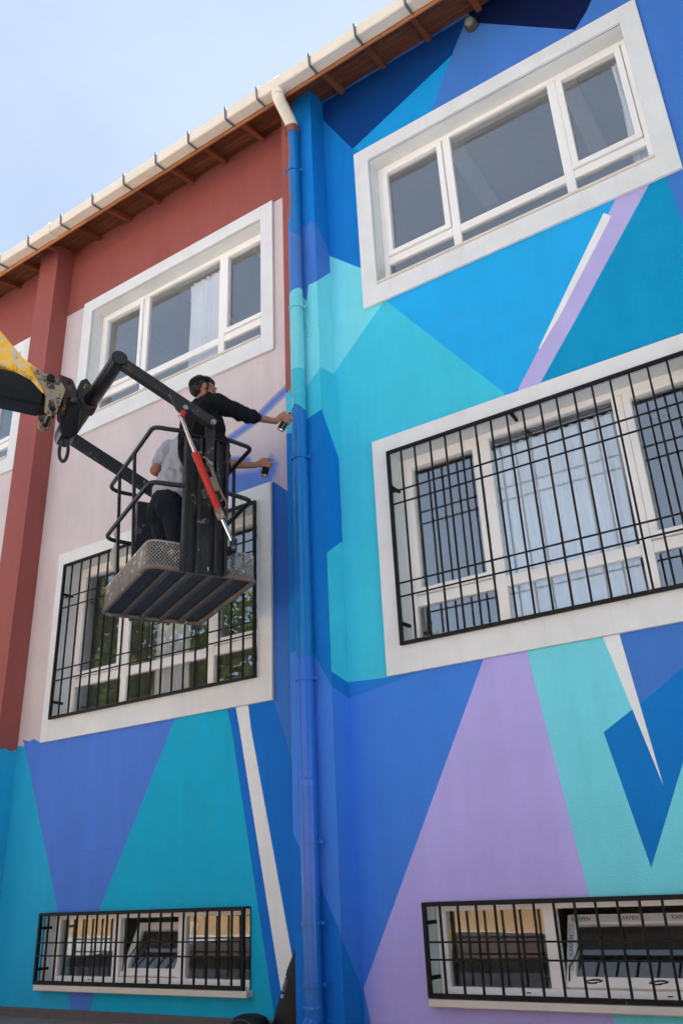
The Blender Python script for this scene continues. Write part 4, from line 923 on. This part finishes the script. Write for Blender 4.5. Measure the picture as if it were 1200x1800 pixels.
for s in (-1, 1):
    ey = MB().tube([HP(s*.032, .082, .012), HP(s*.032, .0905, .012), HP(s*.032, .094, .012)], [.012, .010, .004], 12, 0); local(ey, man).build('eye', M['mark'], man, smooth=True)
spray_can(c0, c1, 'black spray can in the raised hand of the man in the black sweater')

# -- painter in the grey t-shirt, leaning forward behind the first
fG = Vector((.30, .954, 0)); rG, fG, uG = frame(fG)
pel, nk, hdc = V('g_pelvis'), V('g_neck'), V('g_head')
foot = Vector((pel.x+.02, pel.y-.02, FLOOR_Z))
man2 = thing('person', 'man in a grey t-shirt and dark jeans leaning behind the other painter, face hidden', 'person', foot)
lsh, rsh = V('g_lsh'), V('g_rsh')+Vector((.05, .03, .0))
lel, lwr = V('g_lelb'), V('g_lhand')
c0, c1 = V('g_can0'), V('g_can1'); c1 = c0+(c1-c0).normalized()*.18
wr = V('g_wrist'); wr = c0.lerp(c1, .62)+(wr-c0.lerp(c1, .62)).normalized()*.115
rel = (rsh+wr)/2-uG*.07
spine = (nk-pel).normalized(); rS, fS, uS = frame(fG, spine)
h2, HP2, HB2 = head_prims(hdc, fG+Vector((.2, 0, -.35)), spine+Vector((.1, .3, 0)))
ch = V('g_chest')
body = h2+[('c', hdc-uS*.09, nk-uS*.03, .054, .062), ('e', pel.lerp(nk, .70), (rS, fS, uS), (.165, .10, .19)), ('e', pel.lerp(nk, .36), (rS, fS, uS), (.145, .10, .18)), ('e', pel, (rG, fG, uG), (.140, .09, .12)),
  ('c', lsh, lel, .048, .042), ('c', lel, lwr, .042, .028), ('c', rsh, rel, .048, .041), ('c', rel, wr, .041, .027)]
body += grip(c0, c1, wr, .0335, 1)+open_hand(lwr, (fG+rG*.2), rG, 1)
legs = []
for s in (-1, 1):
    h = pel+rG*s*.088-uG*.06; k_ = Vector((h.x, h.y, FLOOR_Z+.46))+fG*.05+rG*s*.01; a_ = Vector((foot.x, foot.y, FLOOR_Z+.09))+rG*s*.10
    legs.append((h, k_, a_)); body += [('c', h, k_, .068, .05), ('c', k_, a_, .05, .038), ('c', a_-uG*.045, a_+fG*.13-uG*.06, .034, .026)]
blob('body', body, .0058, M['skin'], man2, 3)
ts = [('e', pel.lerp(nk, .80)+fS*.0, (rS, fS, uS), (.195, .125, .16)), ('e', pel.lerp(nk, .55), (rS, fS, uS), (.182, .135, .20)), ('e', pel.lerp(nk, .30), (rS, fS, uS), (.178, .145, .14)), ('e', pel.lerp(nk, .17), (rS, fS, uS), (.182, .142, .09)),
      ('c', nk-uS*.05, lsh, .066, .068), ('c', nk-uS*.05, rsh, .066, .068), ('c', lsh, lsh.lerp(lel, .62), .070, .066), ('c', rsh, rsh.lerp(rel, .6), .070, .064), ('c', nk-uS*.05, nk-uS*.02, .07, .064)]
blob('tshirt', ts, .0075, M['grey_cloth'], man2, 3, (.016, 8, .55))
tr = [('e', pel+uG*.03, (rG, fG, uG), (.172, .130, .125)), ('e', pel-rG*.075-fG*.03-uG*.05, (rG, fG, uG), (.090, .100, .11)), ('e', pel+rG*.075-fG*.03-uG*.05, (rG, fG, uG), (.090, .100, .11))]
for h, k_, a_ in legs: tr += [('c', h, k_, .098, .074), ('c', k_, a_, .074, .060)]
blob('jeans', tr, .009, M['navy_denim'], man2, 3, (.007, 10, .7))
for h, k_, a_ in legs: blob('shoe', [('c', a_-uG*.04-fG*.03, a_+fG*.15-uG*.052, .046, .036)], .009, M['shoe'], man2, 2)
blob('hair', hair_cap(HP2, HB2), .006, M['hair'], man2, 1, (.005, 38, 1))
strands(HP2, 5, 700, man2)
spray_can(c0, c1, 'black spray can in the lower outstretched hand, above the barred window')

# ------------------------------------------------------------------ things lying at the foot of the wall
be = BAG_EDGE
yb = -.14
bag = thing('bag', 'slim black pointed bag standing against the wall beside the blue downpipe', 'bag', (be[-1][0]+.1, yb, -.25))
edge = be+[(be[-1][0]-.008, -.252)]
rows2 = []
for i, (x, z) in enumerate(edge):
    xr = -.70+.0*i if i else edge[0][0]+.02
    rows2.append((x, xr, z, (.008, .04, .055, .065, .075, .075)[min(i, 5)]))
vs = []; fs = []; nb = 14
for x, xr, z, dp in rows2:
    cx, hw = (x+xr)/2, (xr-x)/2
    vs += [(cx+hw*math.cos(2*PI*q/nb), yb+dp*math.sin(2*PI*q/nb), z) for q in range(nb)]
for i in range(len(rows2)-1):
    fs += [(i*nb+q, i*nb+(q+1) % nb, (i+1)*nb+(q+1) % nb, (i+1)*nb+q) for q in range(nb)]
fs += [tuple(range(nb)), tuple(range((len(rows2)-1)*nb, len(rows2)*nb))]
mb = local(MB().add(vs, fs), bag); mb.build('bag_body', M['bag'], bag, smooth=True)
mk = MB()
for i, (px_, pz, ln, w) in enumerate(((.0, .0, .022, .010), (.012, .030, .005, .004), (.016, .040, .005, .004), (.020, .050, .004, .004), (.024, .061, .006, .005), (.028, .073, .005, .006), (.032, .084, .006, .006), (.036, .095, .005, .006))):
    x = be[3][0]+.098+px_*.9; z = be[3][1]+.075+pz; mk.box((x-w/2, yb-.083, z-ln/2), (x+w/2, yb-.058, z+ln/2))
local(mk, bag).build('faded_print', M['mark'], bag)
mk = local(MB().box((be[1][0]+.012, yb-.045, be[1][1]-.05), (be[1][0]+.020, yb-.02, be[1][1]-.035)), bag).build('zip_tag', M['mark'], bag)
pack = thing('bag', 'rounded black bag with a grey piping lying on the ground below the teal wall', 'bag', (-1.09, -.30, -.255))
n = 20; vs = []; fs = []
prof = [(.0, 0), (.55, 0), (.97, 0), (1.0, .3), (.95, .6), (.8, .85), (.5, .97), (.2, 1)]
for r, h in prof:
    vs += [(.15*r*math.cos(2*PI*q/n), .12*r*math.sin(2*PI*q/n), .001+.145*h) for q in range(n)]
for i in range(len(prof)-1): fs += [(i*n+q, i*n+(q+1) % n, (i+1)*n+(q+1) % n, (i+1)*n+q) for q in range(n)]
fs.append(tuple(range((len(prof)-1)*n, len(prof)*n)))
MB().add(vs, fs).build('bag_body', M['bag'], pack, smooth=True)
MB().tube([(.135*math.cos(a), -.045-.075*math.sin(a)*.4-.03, .02+.105*math.sin(a)) for a in [PI*i/16 for i in range(17)]], .004, 6).build('piping', M['strap_grey'], pack)
rag = MB()
rag.tube([(-.60, -.33, .80), (-.60, -.335, .72), (-.60, -.33, .66)], [.006, .030, .010], 8); rag.tube([(-.60, -.33, .655), (-.60, -.335, .56), (-.60, -.33, .45), (-.598, -.33, .38)], [.008, .036, .034, .006], 8)
ro = rag.build('rag', M['rag'], None, smooth=True); ro.location = BC; ro.rotation_euler = (0, 0, BROT)
tag(ro, 'pale twisted rag hanging beside the dark jeans in the basket', 'rag')

# ------------------------------------------------------------------ what stands across the yard, behind the photographer and in the panes, plus trees and a wall added to shape light
def tree(x, y, h, r, seed, label):
    rn = random.Random(seed); t = thing('tree', label, 'tree', (x, y, -.26), 0, 'trees across the yard')
    tk = MB().tube([(0, 0, 0), (.1, .05, h*.3), (.05, 0, h*.6), (.1, 0, h*.85)], [.22, .17, .11, .03], 10)
    limbs = []
    for q in range(9):
        a = rn.uniform(0, 2*PI); z = h*rn.uniform(.28, .7); e = Vector((math.cos(a)*r*.7, math.sin(a)*r*.7, z+h*.18)); limbs.append(e); tk.tube([(.06, 0, z), e*.5+Vector((0, 0, z*.5)), e], [.07, .05, .02], 6)
    tk.build('trunk', M['bark'], t)
    vs = []; fs = []; mi = []
    clumps = [(Vector((rn.gauss(0, r*.5), rn.gauss(0, r*.5), h*rn.uniform(.35, .98))), rn.uniform(.45, .95)*r*.42, rn.random() < .35) for _ in range(75)]
    for c, cr, lt in clumps:
        for _ in range(190):
            d = Vector((rn.gauss(0, 1), rn.gauss(0, 1), rn.gauss(0, .8))).normalized()*cr*rn.uniform(.5, 1.05); p = c+d
            a = Vector((rn.gauss(0, 1), rn.gauss(0, 1), rn.gauss(0, 1))).normalized(); b = a.orthogonal().normalized(); sz = rn.uniform(.09, .20)
            k = len(vs); vs += [p-a*sz, p-b*sz*.6, p+a*sz, p+b*sz*.6]; fs.append((k, k+1, k+2, k+3)); mi.append(1 if lt else 0)
    mb = MB(); mb.v = [tuple(p) for p in vs]; mb.f = fs; mb.m = mi
    me = bpy.data.meshes.new('crown'); me.from_pydata(mb.v, [], fs); me.materials.append(M['leaf']); me.materials.append(M['leaf_light']); me.polygons.foreach_set('material_index', mi)
    link('crown', me, t)
for i, (x, y, h, r) in enumerate(((-16.0, -14.5, 10.5, 3.6), (-12.5, -19.5, 9.0, 3.2), (-20.5, -10, 10.5, 3.6), (-24, -15, 12, 4.0), (8.2, -4.4, 9.5, 3.4), (12.5, -9, 11, 4.2), (8.8, -9.5, 9.0, 3.2))):  # the three right-hand trees are unseen, added to hold back light from that side
    tree(x, y, h, r, 20+i, ('tall green tree across the yard, mirrored in the lower left barred window', 'bushy green tree by the cream building across the yard', 'green tree at the far left end of the yard', 'largest green tree at the back of the yard', 'green tree added close to the right end of the school wall to block light', 'tall green tree added at the right end of the yard to block light', 'smaller green tree added in the right half of the yard to block light')[i])
ob = thing('annex_building', 'long cream building with a red band at the far side of the yard', 'building', (-6, -21, -.26))
MB().box((-16, -3, 0), (16, 0, 3.0)).build('wall', M['cream_wall'], ob)
MB().box((-16.02, -3.02, 3.0), (16.02, .03, 3.9)).build('roof_band', M['red_wall'], ob)
for q in range(9):
    x = -14+3.4*q; wq = MB().box((x, .002, 1.0), (x+1.6, .05, 2.4)).build('window', M['dark_window'], ob)

low = thing('added_low_wall', 'low sunlit cream wall with a red coping, added to warm the reflection in the basement panes', 'wall', (-6, -10.5, -.26))  # unseen wall added so the basement panes mirror a warm band
MB().box((-12, -.2, 0), (6, 0, .46)).build('wall_body', M['cream_wall'], low)
MB().box((-12.04, -.24, .461), (6.04, .04, .60)).build('coping', M['red_wall'], low, bevel=.01)
